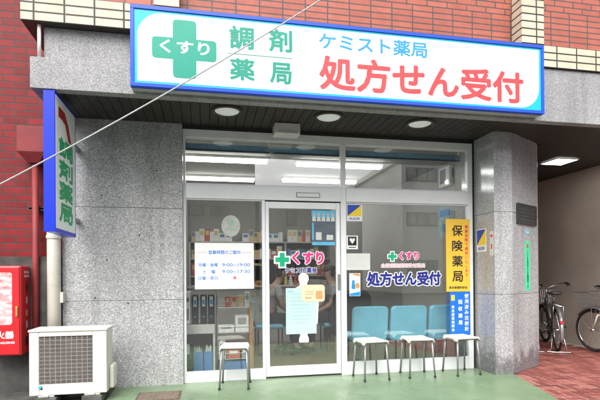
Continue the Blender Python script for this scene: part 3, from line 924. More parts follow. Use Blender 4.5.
mb = MB(); mb.plate([(1.662, 1.535), (1.769, 1.535), (1.769, 1.642), (1.662, 1.642)], (0, .0178, 0), UX, UZ, .0006); mb.plate([(1.67, 1.508), (1.76, 1.508), (1.76, 1.518), (1.67, 1.518)], (0, .0178, 0), UX, UZ, .0006); mb.build('black_square', M['ink_black'], t, world=True)
mb = MB(); mb.plate([(1.7155, 1.555), (1.750, 1.600), (1.745, 1.622), (1.728, 1.624), (1.7155, 1.610), (1.703, 1.624), (1.686, 1.622), (1.681, 1.600)], (0, .0170, 0), UX, UZ, .0006); mb.build('heart', M['paper'], t, world=True)
t, y_ = paper('blank_notice', 'plain white sheet of paper on the right window beside the mullion', 'notice', 1.637, 1.938, 1.242, 1.441, M['paper_dull'])
mb = MB()
for i in range(5):
    mb.plate([(1.67, 1.28 + i * .028), (1.90 - .03 * (i % 3), 1.28 + i * .028), (1.90 - .03 * (i % 3), 1.283 + i * .028), (1.67, 1.283 + i * .028)], (0, y_ + .001, 0), UX, UZ, .0005)
mb.build('faint_print', plain('faint_grey', (.50, .51, .49), .6), t, world=True)
t, y_ = paper('flyer', 'small narrow flyer with blue and orange print on the right window', 'flyer', 1.676, 1.812, .931, 1.204, M['paper'])
mb = MB(); mb.plate([(1.68, .935), (1.808, .935), (1.808, .985), (1.68, .96)], (0, y_ + .001, 0), UX, UZ, .0006); mb.plate([(1.70, 1.02), (1.75, 1.01), (1.74, 1.12), (1.71, 1.12)], (0, y_ + .001, 0), UX, UZ, .0006); mb.build('blue_print', M['sign_sky'], t, world=True)
mb = MB(); mb.plate(arc(1.775, 1.055, .028, .034, 0, 340, 17), (0, y_ + .0008, 0), UX, UZ, .0006); mb.plate([(1.72, 1.185), (1.805, 1.165), (1.805, 1.198), (1.72, 1.198)], (0, y_ + .001, 0), UX, UZ, .0006); mb.build('orange_print', plain('orange', (.80, .28, .06), .6), t, world=True)
# transom plate (door sensor cover)
t = thing('nameplate', 'small white plate with dark border on the transom above the door', 'plate', (1.17, -.018, 2.088))
mb = MB(); mb.plate(rrect(1.030, 1.313, 2.088, 2.146, .008), (0, -.0175, 0), UX, UZ, .006); mb.build('border', M['grey_leg'], t, world=True)
mb = MB(); mb.plate(rrect(1.040, 1.303, 2.097, 2.137, .005), (0, -.0236, 0), UX, UZ, .002); mb.build('face', M['paper'], t, world=True)

# yellow and blue vertical signs
YS = -0.020
t = thing('vertical_sign', 'yellow vertical sign with large black lettering in front of the right jamb', 'sign', (3.07, YS, .97))
mb = MB(); mb.plate([(2.911, .968), (3.232, .968), (3.232, 1.868), (2.911, 1.868)], (0, YS, 0), UX, UZ, .006); mb.build('panel', M['yellow'], t, world=True)
mb = MB()
for ch, z in zip('保険薬局', (1.725, 1.535, 1.345, 1.155)):
    mb.text(ch, (0, YS - .0075, 0), UX, UZ, 2.990, 3.135, z - .068, z + .068, .02)
mb.text('東京都薬剤師会', (0, YS - .0075, 0), UX, UZ, 2.945, 3.195, 1.000, 1.034, .015)
mb.build('lettering', M['ink_black'], t, world=True)
mb = MB(); mb.vtext('健康保険で調剤いたします', (0, YS - .0075, 0), UX, UZ, 3.185, 1.80, .045, .0545, .015); mb.build('lettering', M['ink_red'], t, world=True)
t = thing('vertical_sign', 'blue vertical sign with white lettering below the yellow sign', 'sign', (3.09, YS, .43))
mb = MB(); mb.plate([(2.957, .430), (3.232, .430), (3.232, .964), (2.957, .964)], (0, YS, 0), UX, UZ, .006); mb.build('panel', M['blue_sign'], t, world=True)
mb = MB()
mb.vtext('使用済み注射針', (0, YS - .0075, 0), UX, UZ, 3.180, .945, .058, .068, .02)
mb.vtext('回収薬局', (0, YS - .0075, 0), UX, UZ, 3.095, .880, .058, .085, .02)
mb.vtext('東京都薬剤師会', (0, YS - .0075, 0), UX, UZ, 2.995, .800, .040, .047, .015)
mb.build('lettering', M['decal_white'], t, world=True)
mb = MB(); mb.plate([(2.972, .855), (3.020, .855), (3.020, .925), (2.972, .925)], (0, YS - .006, 0), UX, UZ, .002); mb.build('yellow_badge', M['sticker_yellow'], t, world=True)

# stickers on the pillar: left face (X = 3.317) faces -X
UYm = (0, -1, 0)      # U x V = -X
security_sticker('blue and yellow security sticker on the dark side of the stone pillar', (3.316, 0, 0), UYm, UZ, .045, .250, 1.455, 1.735, (3.316, -.15, 1.455))
t = thing('strip_sticker', 'narrow white strip sticker beside the security sticker on the pillar', 'sticker', (3.316, -.35, 1.38))
mb = MB(); mb.plate(rrect(.320, .395, 1.40, 1.69, .02), (3.316, 0, 0), UYm, UZ, .0015); mb.build('sheet', M['paper_dull'], t, world=True)
mb = MB(); mb.plate([(.345, 1.48), (.370, 1.48), (.370, 1.54), (.345, 1.54)], (3.3143, 0, 0), UYm, UZ, .0006); mb.build('red_print', M['ink_red'], t, world=True)
mb = MB(); mb.plate([(.335, 1.62), (.38, 1.62), (.38, 1.65), (.335, 1.65)], (3.3143, 0, 0), UYm, UZ, .0006); mb.build('red_print', M['ink_red'], t, world=True)
# chamfer face
CU = Vector((.648, .382, 0)).normalized(); CO = Vector((3.553, -.411, 0)); CN = CU.cross(Vector(UZ))
def onch(off):
    return CO + CN * off
def ch_loc(u, z):
    p = CO + CU * u; return (p.x, p.y, z)
t = thing('plaque', 'dark engraved plaque on the sloped face of the stone pillar', 'plaque', ch_loc(.38, 1.79))
mb = MB(); mb.plate(rrect(.105, .665, 1.785, 2.035, .02), onch(0.001), CU, UZ, .022); mb.build('plate', M['plaque'], t, world=True, bevel=.004)
mb = MB(); 
for i in range(4):
    mb.plate([(.18, 1.835 + i * .045), (.60 - .06 * (i % 2), 1.835 + i * .045), (.60 - .06 * (i % 2), 1.842 + i * .045), (.18, 1.842 + i * .045)], onch(.0232), CU, UZ, .0006)
mb.plate(rrect(.120, .650, 1.800, 1.803, .001, 1), onch(.0232), CU, UZ, .0006)
mb.build('engraving', plain('engraving', (.09, .09, .085), .5), t, world=True)
t = thing('small_sticker', 'tiny pale blue sticker between the plaque and the green sticker', 'sticker', ch_loc(.42, 1.665))
mb = MB(); mb.plate(rrect(.370, .475, 1.665, 1.735, .006), onch(.0008), CU, UZ, .0012); mb.build('sheet', plain('pale_blue', (.20, .52, .62), .5, var=.3, scale=40), t, world=True)
mb = MB(); mb.plate([(.385, 1.690), (.46, 1.690), (.46, 1.702), (.385, 1.702)], onch(.0024), CU, UZ, .0006); mb.build('print', M['paper'], t, world=True)
t = thing('green_sticker', 'bright green vertical sticker with small dark lettering below the plaque', 'sticker', ch_loc(.42, .975))
mb = MB(); mb.plate([(.345, .975), (.490, .975), (.490, 1.585), (.345, 1.585)], onch(.0008), CU, UZ, .0012); mb.build('sheet', M['bright_green'], t, world=True)
mb = MB(); mb.vtext('こども見守りの薬局です', onch(.003), CU, UZ, .4175, 1.475, .046, .0435, .02); mb.build('lettering', M['ink_black'], t, world=True)
mb = MB(); mb.plate(arc(.4175, 1.525, .032, .030, 0, 340, 17), onch(.0022), CU, UZ, .0006); mb.build('emblem', plain('brown_print', (.45, .16, .05), .6), t, world=True)

# ------------------------------------------------------------------ sensor box, blinds
t = thing('sensor_box', 'pale grey box fixed under the soffit above the entrance', 'box', (.88, -.24, 2.86))
mb = MB(); mb.box(.745, 1.030, -.30, -.12, 2.735, 2.858); mb.build('case', plain('box_grey', (.66, .63, .63), .45), t, world=True, bevel=.012)
mb = MB(); mb.box(.775, 1.0, -.304, -.3005, 2.745, 2.775); mb.build('lens', plain('box_lens', (.50, .49, .48), .3), t, world=True)
for x0, x1, lb in ((-.225, .742, 'rolled blue blind at the top of the left window above the notice'),
                   (.765, 1.595, 'rolled blue blind at the top of the glazing above the door'),
                   (1.612, 3.165, 'long rolled blue blind at the top of the right window')):
    t = thing('roller_blind', lb, 'blind', ((x0 + x1) / 2, .11, 2.80), group='rolled blue blinds inside the shopfront')
    mb = MB(); mb.cyl((x0, .11, 2.655), (x1, .11, 2.655), .042, n=20); mb.build('roll', M['blind_blue'], t, world=True, smooth=True)
    for xx in (x0 - .006, x1 + .006):
        mb = MB(); mb.box(xx - .004, xx + .004, .08, .14, 2.62, 2.80); mb.build('bracket', M['grey_alu'], t, world=True)
    mb = MB(); mb.box(x0 + .01, x1 - .01, .062, .070, 2.605, 2.622); mb.build('hem_bar', M['navy_metal'], t, world=True)

# ------------------------------------------------------------------ air conditioner
t = thing('air_conditioner', 'cream outdoor air conditioner unit standing in front of the pier', 'air conditioner', (-1.26, -.45, 0))
AX0, AX1, AY0, AY1, AZ0, AZ1 = -1.603, -.930, -.62, -.32, .088, .694
mb = MB()
mb.box(AX0, AX1, AY0 + .03, AY1, AZ0, AZ1 - .018)
gx0, gx1, gz0, gz1 = -1.520, -1.055, .190, .632
mb.box(AX0, gx0, AY0, AY0 + .032, AZ0, AZ1 - .018); mb.box(gx1, AX1, AY0, AY0 + .032, AZ0, AZ1 - .018)
mb.box(gx0, gx1, AY0 + .0005, AY0 + .0315, AZ0, gz0); mb.box(gx0, gx1, AY0 + .0005, AY0 + .0315, gz1, AZ1 - .018)
mb.build('body', M['ac_body'], t, world=True, bevel=.006)
mb = MB(); mb.box(AX0 - .008, AX1 + .008, AY0 - .008, AY1 + .005, AZ1 - .017, AZ1 + .004); mb.build('lid', M['ac_body'], t, world=True, bevel=.006)
mb = MB(); mb.box(gx0 + .001, gx1 - .001, AY0 + .026, AY0 + .0295, gz0 + .001, gz1 - .001); mb.build('recess', M['ac_dark'], t, world=True)
mb = MB()
cxf, czf = (gx0 + gx1) / 2, (gz0 + gz1) / 2
for k in range(3):
    a0 = k * 120 + 20
    mb.plate([(cxf, czf)] + arc(cxf, czf, .195, .195, a0, a0 + 75, 8), (0, AY0 + .0255, 0), UX, UZ, .006)
mb.plate(arc(cxf, czf, .05, .05, 0, 340, 17), (0, AY0 + .019, 0), UX, UZ, .004)
mb.build('fan', M['ac_fan'], t, world=True)
mb = MB()
n = 36
for i in range(1, n):
    z = gz0 + (gz1 - gz0) * i / n
    q = .0030 if i % 3 == 0 else .0014
    mb.box(gx0, gx1, AY0 + .002, AY0 + .006, z - q, z + q)
for i in range(1, 10):
    x = gx0 + (gx1 - gx0) * i / 10
    mb.box(x - .0028, x + .0028, AY0 + .0065, AY0 + .0105, gz0, gz1)
mb.build('grille', M['ac_grille'], t, world=True)
mb = MB(); mb.plate([(-1.522, .143), (-1.522, .177), (-1.488, .177)], (0, AY0 - .0005, 0), UX, UZ, .001); mb.build('emblem', M['ac_cyan'], t, world=True)
mb = MB(); mb.plate([(-1.515, .143), (-1.490, .143), (-1.490, .171)], (0, AY0 - .0005, 0), UX, UZ, .001); mb.build('emblem', M['ink_black'], t, world=True)
mb = MB(); mb.box(AX1 + .001, AX1 + .045, AY0 + .10, AY1 - .02, .10, .33); mb.build('valve_cover', M['ac_body'], t, world=True, bevel=.02)
for x in (-1.46, -1.06):
    mb = MB(); mb.box(x - .07, x + .07, AY0 + .0, AY1 + .02, .068, .087); mb.box(x - .025, x + .025, AY0 - .018, AY0 + .03, .072, .093); mb.build('foot', M['grey_alu'], t, world=True, bevel=.004)
for x, lb in ((-1.46, 'dark concrete block under the left foot of the air conditioner'), (-1.06, 'dark concrete block under the right foot of the air conditioner')):
    mb = MB(); mb.box(x - .09, x + .09, AY0 - .02, AY1 + .05, -.003, .067)
    tag(mb.build('support_block', M['old_concrete'], loc=(x, -.47, -.003), bevel=.006), lb, 'block', 'blocks under the air conditioner')

# ------------------------------------------------------------------ pipes
t = thing('drainpipe', 'cream drainpipe running down the left edge of the pier', 'pipe', (-1.530, -.13, 0))
mb = MB(); mb.cyl((-1.530, -.13, 0.0), (-1.530, -.13, 2.64), .064, n=20); mb.build('pipe', M['pipe_cream'], t, world=True, smooth=True)
for z in (1.58, .40):
    mb = MB(); mb.cyl((-1.530, -.13, z), (-1.530, -.13, z + .035), .072, n=20); mb.build('collar', M['pipe_cream'], t, world=True)
mb = MB(); mb.box(-1.475, -1.44, -.15, -.061, .92, 1.03); mb.build('bracket', M['pipe_cream'], t, world=True, bevel=.004)
t = thing('rain_hopper', 'dark red rainwater hopper with downpipe on the brick wall', 'pipe', (-1.75, -.02, 1.40))
mb = MB(); mb.prism([(-1.865, -.16), (-1.600, -.16), (-1.600, .049), (-1.865, .049)], 2.46, 2.72)
mb.add([(-1.865, -.16, 2.459), (-1.600, -.16, 2.459), (-1.600, .049, 2.459), (-1.865, .049, 2.459), (-1.78, -.10, 2.36), (-1.68, -.10, 2.36), (-1.68, .0, 2.36), (-1.78, .0, 2.36)],
       [(3, 2, 1, 0), (4, 5, 6, 7), (0, 1, 5, 4), (1, 2, 6, 5), (2, 3, 7, 6), (3, 0, 4, 7)])
mb.build('hopper', M['pipe_red'], t, world=True, bevel=.004)
mb = MB(); mb.cyl((-1.728, -.05, 2.36), (-1.728, -.05, -.02), .032, n=16); mb.build('downpipe', M['pipe_red'], t, world=True, smooth=True)
mb = MB(); mb.box(-1.80, -1.66, -.018, .049, 1.895, 1.91); mb.box(-1.80, -1.66, -.018, -.012, 1.88, 1.925); mb.build('clip', M['ac_dark'], t, world=True)
mb = MB(); mb.cyl((-1.392, -0.968, 3.070), (-1.392, -0.968, 3.359), .015, n=12)
tag(mb.build('white_pipe', M['housing'], loc=(-1.392, -0.968, 3.070), smooth=True), 'short thin white pipe at the left end of the stone canopy', 'pipe')

# ------------------------------------------------------------------ fire extinguisher cabinet
t = thing('extinguisher_cabinet', 'red fire extinguisher cabinet with worn white panel on the concrete plinth', 'cabinet', (-1.95, -.15, .40))
CX0, CX1, CY0, CY1, CZ0, CZ1 = -2.15, -1.79, -.27, -.021, .415, 1.300
mb = MB(); mb.box(CX0, CX1, CY0, CY1, CZ0, CZ1); mb.build('case', M['red_case_side'], t, world=True, bevel=.012)
mb = MB(); mb.box(CX0 + .005, CX1 - .012, CY0 - .014, CY0 - .001, CZ0 + .012, CZ1 - .012); mb.build('door', M['red_case'], t, world=True, bevel=.008)
mb = MB(); mb.plate(rrect(CX0 + .04, CX1 - .075, .720, 1.235, .03), (0, CY0 - .0142, 0), UX, UZ, .003); mb.build('panel', M['case_panel'], t, world=True)
mb = MB(); mb.text('消火器', (0, CY0 - .0155, 0), UX, UZ, CX0 + .06, CX1 - .06, .585, .660, .03)
mb.text('FIRE EXTINGUISHER', (0, CY0 - .0155, 0), UX, UZ, CX0 + .05, CX1 - .05, .535, .557, .02)
mb.build('lettering', M['decal_white'], t, world=True)
OC = (CX1 + .001, 0, 0)
mb = MB()
for i, ch in enumerate('消火器'):
    z = .955 - i * .125
    mb.text(ch, OC, UY, UZ, -.150, -.100, z - .036, z + .036, .03)
mb.build('lettering', plain('dull_print', (.60, .45, .45), .5), t, world=True)
for i in range(3):
    for j in range(2):
        mb = MB(); mb.plate(rrect(-.185 + i * .05, -.155 + i * .05, 1.185 + j * .04, 1.210 + j * .04, .006), OC, UY, UZ, .001); mb.build('vent_mark', plain('dull_mark', (.60, .45, .45), .5), t, world=True)
mb = MB(); mb.plate(arc(-.128, 1.085, .030, .060, 0, 350, 25), (CX1, 0, 0), UY, UZ, .003); mb.plate(rrect(-.165, -.085, .50, .59, .012), (CX1, 0, 0), UY, UZ, .003); mb.build('opening', plain('dark_red', (.06, .01, .012), .5), t, world=True)
mb = MB(); mb.box(CX1 - .04, CX1 - .022, CY0 - .034, CY0 - .014, .80, .90); mb.build('latch', plain('brass', (.55, .42, .15), .35, metal=.7), t, world=True, bevel=.004)

# ------------------------------------------------------------------ drain cover, overhead cable
t = thing('drain_cover', 'rusty brown metal drain cover set in the green forecourt', 'drain cover', (-.46, -.52, 0))
mb = MB(); mb.box(-.675, -.250, -.70, -.345, .0005, .004); mb.build('frame', M['iron'], t, world=True)
mb = MB(); mb.box(-.650, -.275, -.675, -.37, .0045, .0075)
for i in range(9):
    for j in range(6):
        mb.box(-.632 + i * .040, -.608 + i * .040, -.655 + j * .046, -.630 + j * .046, .0078, .0095)
mb.build('lid', plain('iron_lid', (.19, .15, .115), .6, var=.3, scale=20, metal=.3), t, world=True)
mb = MB()
p0, p1 = Vector((-1.231, -2.2, 1.750)), Vector((.794, -2.2, 3.098))
d_ = p1 - p0
pts = [p0 + d_ * q - Vector((0, 0, .03 * (1 - ((q - .5) / .5) ** 2))) for q in [-.55 + .1 * i for i in range(36)]]
mb.tube(pts, .0050, 8)
tag(mb.build('overhead_cable', M['cable'], loc=tuple(pts[0])), 'thin white cable crossing diagonally in front of the sign board', 'cable')

# ------------------------------------------------------------------ stools
def make_stool(label, loc, rz):
    t_ = thing('stool', label, 'stool', loc, rz, group='cream stools along the shopfront')
    nx = 14; prof = []
    m_ = MB(); vs = []; fs = []
    hw, hd = .152, .155
    def sz(u, v):
        a = abs(u); b = abs(v)
        z = .448 - .012 * (1 - a * a) * (1 - b * b)
        if a > .86: z -= .034 * ((a - .86) / .14) ** 1.5 * (1 if b > .5 else .35)
        return z
    def outline(u, v):
        # pinched waist between the corner ears
        x = u * hw * (1 - .10 * (1 - v * v)) ; y = v * hd * (1 - .08 * (1 - u * u))
        return x, y
    for lay in (0, 1):
        for i in range(nx + 1):
            for j in range(nx + 1):
                u, v = -1 + 2 * i / nx, -1 + 2 * j / nx
                # round the square's corners
                k = max(abs(u), abs(v)); 
                l = math.hypot(u, v)
                s = 1 if l == 0 else (k / l) * .35 + .65
                x, y = outline(u * s * 1.12, v * s * 1.12)
                vs.append((x, y, sz(u, v) - lay * .022))
    w_ = nx + 1; o2 = w_ * w_
    for i in range(nx):
        for j in range(nx):
            a = i * w_ + j
            fs.append((a, a + w_, a + w_ + 1, a + 1)); fs.append((o2 + a, o2 + a + 1, o2 + a + w_ + 1, o2 + a + w_))
    edge = [(i, 0) for i in range(nx)] + [(nx, j) for j in range(nx)] + [(i, nx) for i in range(nx, 0, -1)] + [(0, j) for j in range(nx, 0, -1)]
    for q in range(len(edge)):
        a = edge[q][0] * w_ + edge[q][1]; b = edge[(q + 1) % len(edge)]; b = b[0] * w_ + b[1]
        fs.append((b, a, o2 + a, o2 + b))
    m_.add(vs, fs); m_.build('seat', M['stool_seat'], t_, smooth=True)
    for sx in (-1, 1):
        for sy in (-1, 1):
            m_ = MB(); m_.tube([(sx * .128, sy * .125, .425), (sx * .150, sy * .160, .012)], [.0115, .0105], 12)
            lg = m_.build('leg', M['grey_leg'], t_, smooth=True)
            m_ = MB(); m_.cyl((sx * .1502, sy * .1603, .0), (sx * .150, sy * .160, .018), .0145, n=12); m_.build('foot_cap', M['rubber'], lg, smooth=True)
    m_ = MB(); m_.box(-.13, .13, -.125, -.110, .408, .424); m_.box(-.13, .13, .110, .125, .408, .424); m_.build('rail', M['grey_leg'], t_)
    return t_
st = make_stool('cream stool with grey legs in front of the left window', (.300, -.275, 0), R(-8))
dup(st, (1.845, -.235, 0), R(6), 'cream stool with grey legs beside the door, in front of the first teal backrest')
dup(st, (2.425, -.215, 0), R(-4), 'cream stool with grey legs below the navy window lettering, middle of three')
dup(st, (2.985, -.225, 0), R(3), 'cream stool with grey legs below the blue vertical sign')

# ------------------------------------------------------------------ waiting bench inside
t = thing('waiting_bench', 'teal three seat waiting bench with its back to the right window', 'bench', (2.6, .5, .005))
def cushion(m_, x0, x1, y0, y1, z0, z1, r, ty=0.0):
    nx, nz = 8, 8
    for side in (0, 1):
        pass
    poly_ = rrect(x0, x1, z0, z1, r, 6)
    n_ = len(poly_)
    cx, cz = (x0 + x1) / 2, (z0 + z1) / 2
    rings = []
    for s, yy in ((.93, y0), (1.0, y0 + .018), (1.0, y1 - .018), (.93, y1)):
        rings.append([(cx + (x - cx) * s, yy + ty * (z - z0), cz + (z - cz) * s) for x, z in poly_])
    vs = [p for r_ in rings for p in r_]
    fs = [tuple(range(n_))[::-1], tuple(range(3 * n_, 4 * n_))]
    for q in range(3):
        for i in range(n_):
            fs.append((q * n_ + i, q * n_ + (i + 1) % n_, (q + 1) * n_ + (i + 1) % n_, (q + 1) * n_ + i))
    m_.add(vs, fs)
for x0, x1 in ((1.795, 2.270), (2.305, 2.800), (2.835, 3.310)):
    mb = MB(); cushion(mb, x0, x1, .30, .37, .335, .785, .06, -.12); mb.build('backrest', M['teal'], t, world=True, smooth=False, bevel=.012)
    mb = MB(); mb.box(x0, x1, .375, .80, .345, .425); mb.build('seat', M['teal'], t, world=True, bevel=.03)
mb = MB(); mb.box(1.80, 3.30, .52, .58, .285, .344); mb.build('beam', M['navy_metal'], t, world=True)
for x in (1.95, 3.12):
    mb = MB(); mb.box(x - .035, x + .035, .53, .57, .03, .284); mb.box(x - .03, x + .03, .34, .78, .005, .03); mb.build('leg', M['navy_metal'], t, world=True, bevel=.004)

# ------------------------------------------------------------------ furniture and stock inside the shop
t = thing('desk', 'pale steel desk with open cubby behind the left window', 'desk', (-.09, .55, .005))
mb = MB(); mb.box(-.315, .100, .30, .78, .50, .61); mb.build('top', M['shelf_grey'], t, world=True, bevel=.008)
mb = MB(); mb.box(.078, .100, .31, .78, .005, .498); mb.box(-.315, -.295, .31, .78, .005, .498); mb.box(-.294, .077, .76, .78, .005, .498); mb.box(-.294, .077, .31, .759, .005, .03); mb.build('carcass', M['shelf_grey'], t, world=True)
for i, x in enumerate((-.130, -.030, .060)):
    t = thing('binder', ('black ring binder nearest the white printer', 'black ring binder in the middle of three on the desk', 'black ring binder nearest the wire rack')[i], 'binder', (x, .42, .61), group='black binders on the desk')
    mb = MB(); mb.box(x - .038, x + .038, .36, .60, .611, .960); mb.build('cover', M['binder'], t, world=True, bevel=.004)
    mb = MB(); mb.box(x - .020, x + .020, .3575, .3595, .82, .94); mb.build('spine_label', M['paper_dull'], t, world=True)
    mb = MB(); mb.box(x - .014, x + .014, .3568, .3574, .845, .90); mb.plate(arc(x, .70, .012, .012, 0, 330, 11), (0, .3597, 0), UX, UZ, .002); mb.build('spine_print', M['sign_sky'], t, world=True)
t = thing('printer', 'white upright machine beside the black binders on the desk', 'printer', (-.24, .45, .61))
mb = MB(); mb.box(-.310, -.182, .34, .66, .611, 1.00); mb.build('case', M['housing'], t, world=True, bevel=.015)
mb = MB(); mb.box(-.26, -.20, .3375, .3395, .66, .80); mb.box(-.25, -.20, .3375, .3395, .88, .93); mb.build('slot', M['shelf_dark'], t, world=True)
for i, (x0, x1) in enumerate(((-.150, -.040), (-.028, .070))):
    t = thing('file_box', ('blue file box full of papers, left of the two under the desk', 'blue file box full of papers, right of the two under the desk')[i], 'file box', ((x0 + x1) / 2, .45, .031), group='blue file boxes under the desk')
    mb = MB(); mb.box(x0, x1, .34, .347, .031, .285); mb.box(x0, x1, .60, .607, .031, .285); mb.box(x0, x0 + .006, .3475, .5995, .031, .283); mb.box(x1 - .006, x1, .3475, .5995, .031, .283); mb.box(x0 + .007, x1 - .007, .348, .599, .031, .036); mb.build('box', M['bin_blue'], t, world=True, bevel=.002)
    mb = MB()
    for k in range(7):
        mb.box(x0 + .010 + k * (x1 - x0 - .02) / 7, x0 + .019 + k * (x1 - x0 - .02) / 7, .36, .58, .04, random.uniform(.29, .36))
    mb.build('papers', M['paper_dull'], t, world=True)
t = thing('black_case', 'black upright case with a small white label under the desk', 'case', (-.22, .45, .031))
mb = MB(); mb.box(-.290, -.168, .34, .62, .031, .40); mb.build('case', M['binder'], t, world=True, bevel=.01)
mb = MB(); mb.box(-.245, -.195, .3375, .3395, .26, .38); mb.build('label', M['paper_dull'], t, world=True)
# wire rack
t = thing('wire_rack', 'wire display rack with a wooden post behind the stool and left window', 'rack', (.33, .5, .005))
mb = MB()
for y in (.36, .66):
    mb.cyl((.130, y, .005), (.130, y, 1.05), .008, n=8)
mb.build('post', M['steel'], t, world=True)
mb = MB(); mb.box(.515, .560, .34, .385, .005, .86); mb.build('wooden_post', M['wood'], t, world=True, bevel=.003)
mb = MB(); mb.box(.520, .555, .64, .675, .005, .86); mb.build('wooden_post', M['wood'], t, world=True, bevel=.003)
for z in (.18, .50, .80):
    mb = MB()
    mb.tube([(.13, .36, z), (.53, .36, z), (.53, .66, z), (.13, .66, z)], .006, 8, closed=True)
    mb.tube([(.13, .36, z + .07), (.53, .36, z + .07)], .004, 8)
    for k in range(12):
        mb.tube([(.15 + k * .032, .36, z), (.15 + k * .032, .66, z)], .0025, 6)
    mb.build('shelf', M['steel'], t, world=True)
def pack(name, label, cat, x0, x1, y0, y1, z0, z1, mat, lab=None, group=None):
    m_ = MB(); m_.box(x0, x1, y0, y1, z0, z1)
    if lab:
        m_.cur = 1
        m_.box(x0 + (x1 - x0) * .18, x1 - (x1 - x0) * .18, y0 - .0012, y0 - .0004, z0 + (z1 - z0) * .45, z1 - (z1 - z0) * .12)
    return tag(m_.build(name, [mat, lab] if lab else mat, loc=((x0 + x1) / 2, (y0 + y1) / 2, z0)), label, cat, group)
C = {k: plain('carton_' + k, v, .55, var=.12, scale=25) for k, v in dict(red=(.55, .08, .06), tan=(.62, .45, .26), peach=(.70, .48, .36), white=(.78, .78, .76), green=(.12, .36, .22), blue=(.08, .20, .45), grey=(.36, .36, .34), yellow=(.66, .52, .16), dark=(.09, .09, .10)).items()}
pack('carton', 'red carton on the top wire shelf', 'carton', .225, .285, .37, .46, .807, .93, C['red'], C['tan'])
pack('carton', 'tan carton beside the red carton on the top wire shelf', 'carton', .300, .365, .37, .46, .807, .94, C['tan'], C['red'])
pack('carton', 'peach carton on the top wire shelf next to the white pack', 'carton', .380, .445, .37, .46, .807, .945, C['peach'], C['yellow'])
pack('carton', 'white pack at the right end of the top wire shelf', 'carton', .460, .520, .37, .46, .807, .99, C['white'], C['grey'])
pack('carton', 'long low white carton on the middle wire shelf', 'carton', .140, .330, .37, .52, .507, .585, C['white'], C['grey'])
pack('carton', 'tall white carton on the middle wire shelf beside the wooden post', 'carton', .345, .505, .37, .55, .507, .70, C['white'], C['grey'])
pack('carton', 'white carton on the lowest wire shelf behind the stool', 'carton', .145, .225, .37, .52, .187, .39, C['white'], C['blue'])
pack('carton', 'orange red carton on the lowest wire shelf behind the stool', 'carton', .245, .400, .37, .52, .187, .29, C['red'], C['white'])
pack('carton', 'dark carton on the floor under the wire rack', 'carton', .150, .480, .37, .60, .006, .15, C['blue'], None)
pack('carton', 'pale grey carton on the lowest wire shelf by the wooden post', 'carton', .420, .505, .37, .52, .187, .33, C['grey'], C['white'])

# back shelves with stock
t = thing('stock_shelf', 'long open stock shelf along the back wall of the shop', 'shelf', (1.5, 4.1, .005))
mb = MB(); mb.box(-.31, 3.44, 4.24, 4.27, .005, 1.83); mb.build('back_panel', M['shelf_dark'], t, world=True)
for x in (-.315, .62, 1.55, 2.48, 3.41):
    mb = MB(); mb.box(x, x + .025, 3.88, 4.238, .005, 1.83); mb.build('upright', M['shelf_grey'], t, world=True)
LV = (.10, .48, .82, 1.16, 1.50, 1.83)
for z in LV:
    for x0, x1 in ((-.289, .619), (.646, 1.549), (1.576, 2.479), (2.506, 3.409)):
        mb = MB(); mb.box(x0, x1, 3.88, 4.238, z, z + .022); mb.build('shelf_board', M['shelf_grey'], t, world=True)
keys = ['peach', 'red', 'tan', 'white', 'white', 'green', 'blue', 'grey', 'yellow', 'dark']
lvname = {0: 'bottom board', 1: 'second board', 2: 'third board', 3: 'fourth board', 4: 'fifth board', 5: 'top board'}
proto = {}
cnt = 0
for li, z in enumerate(LV):
    if li == 0:
        continue
    x = -.27
    while x < 2.45:
        k = random.choice(keys[:5] if li == 5 else keys)
        s = random.choice((0, 1, 2))
        wv_, hv_ = ((.07, .19), (.095, .24), (.125, .16))[s]
        if any(abs(x + wv_ / 2 - u) < wv_ / 2 + .03 for u in (.632, 1.562, 2.49)):
            x += .05; continue
        gap = random.random()
        if gap < .04:
            x += random.uniform(.05, .12); continue
        lb = '%s medicine carton standing on the %s of the back shelf' % (k, lvname[li])
        key = (k, s)
        if key not in proto:
            lab = C[random.choice(['white', 'red', 'blue', 'yellow'])]
            m_ = MB(); m_.box(-wv_ / 2, wv_ / 2, -.06, .06, 0, hv_); m_.cur = 1
            m_.box(-wv_ * .34, wv_ * .34, -.0615, -.0605, hv_ * .5, hv_ * .86)
            proto[key] = m_.build('medicine_carton', [C[k], lab])
            o = proto[key]
        else:
            o = proto[key].copy(); COL.objects.link(o)
        o.location = (x + wv_ / 2, 3.96 + random.uniform(0, .02), z + .0225)
        tag(o, lb, 'carton', 'medicine cartons on the back shelf')
        cnt += 1
        x += wv_ + random.uniform(.001, .006)
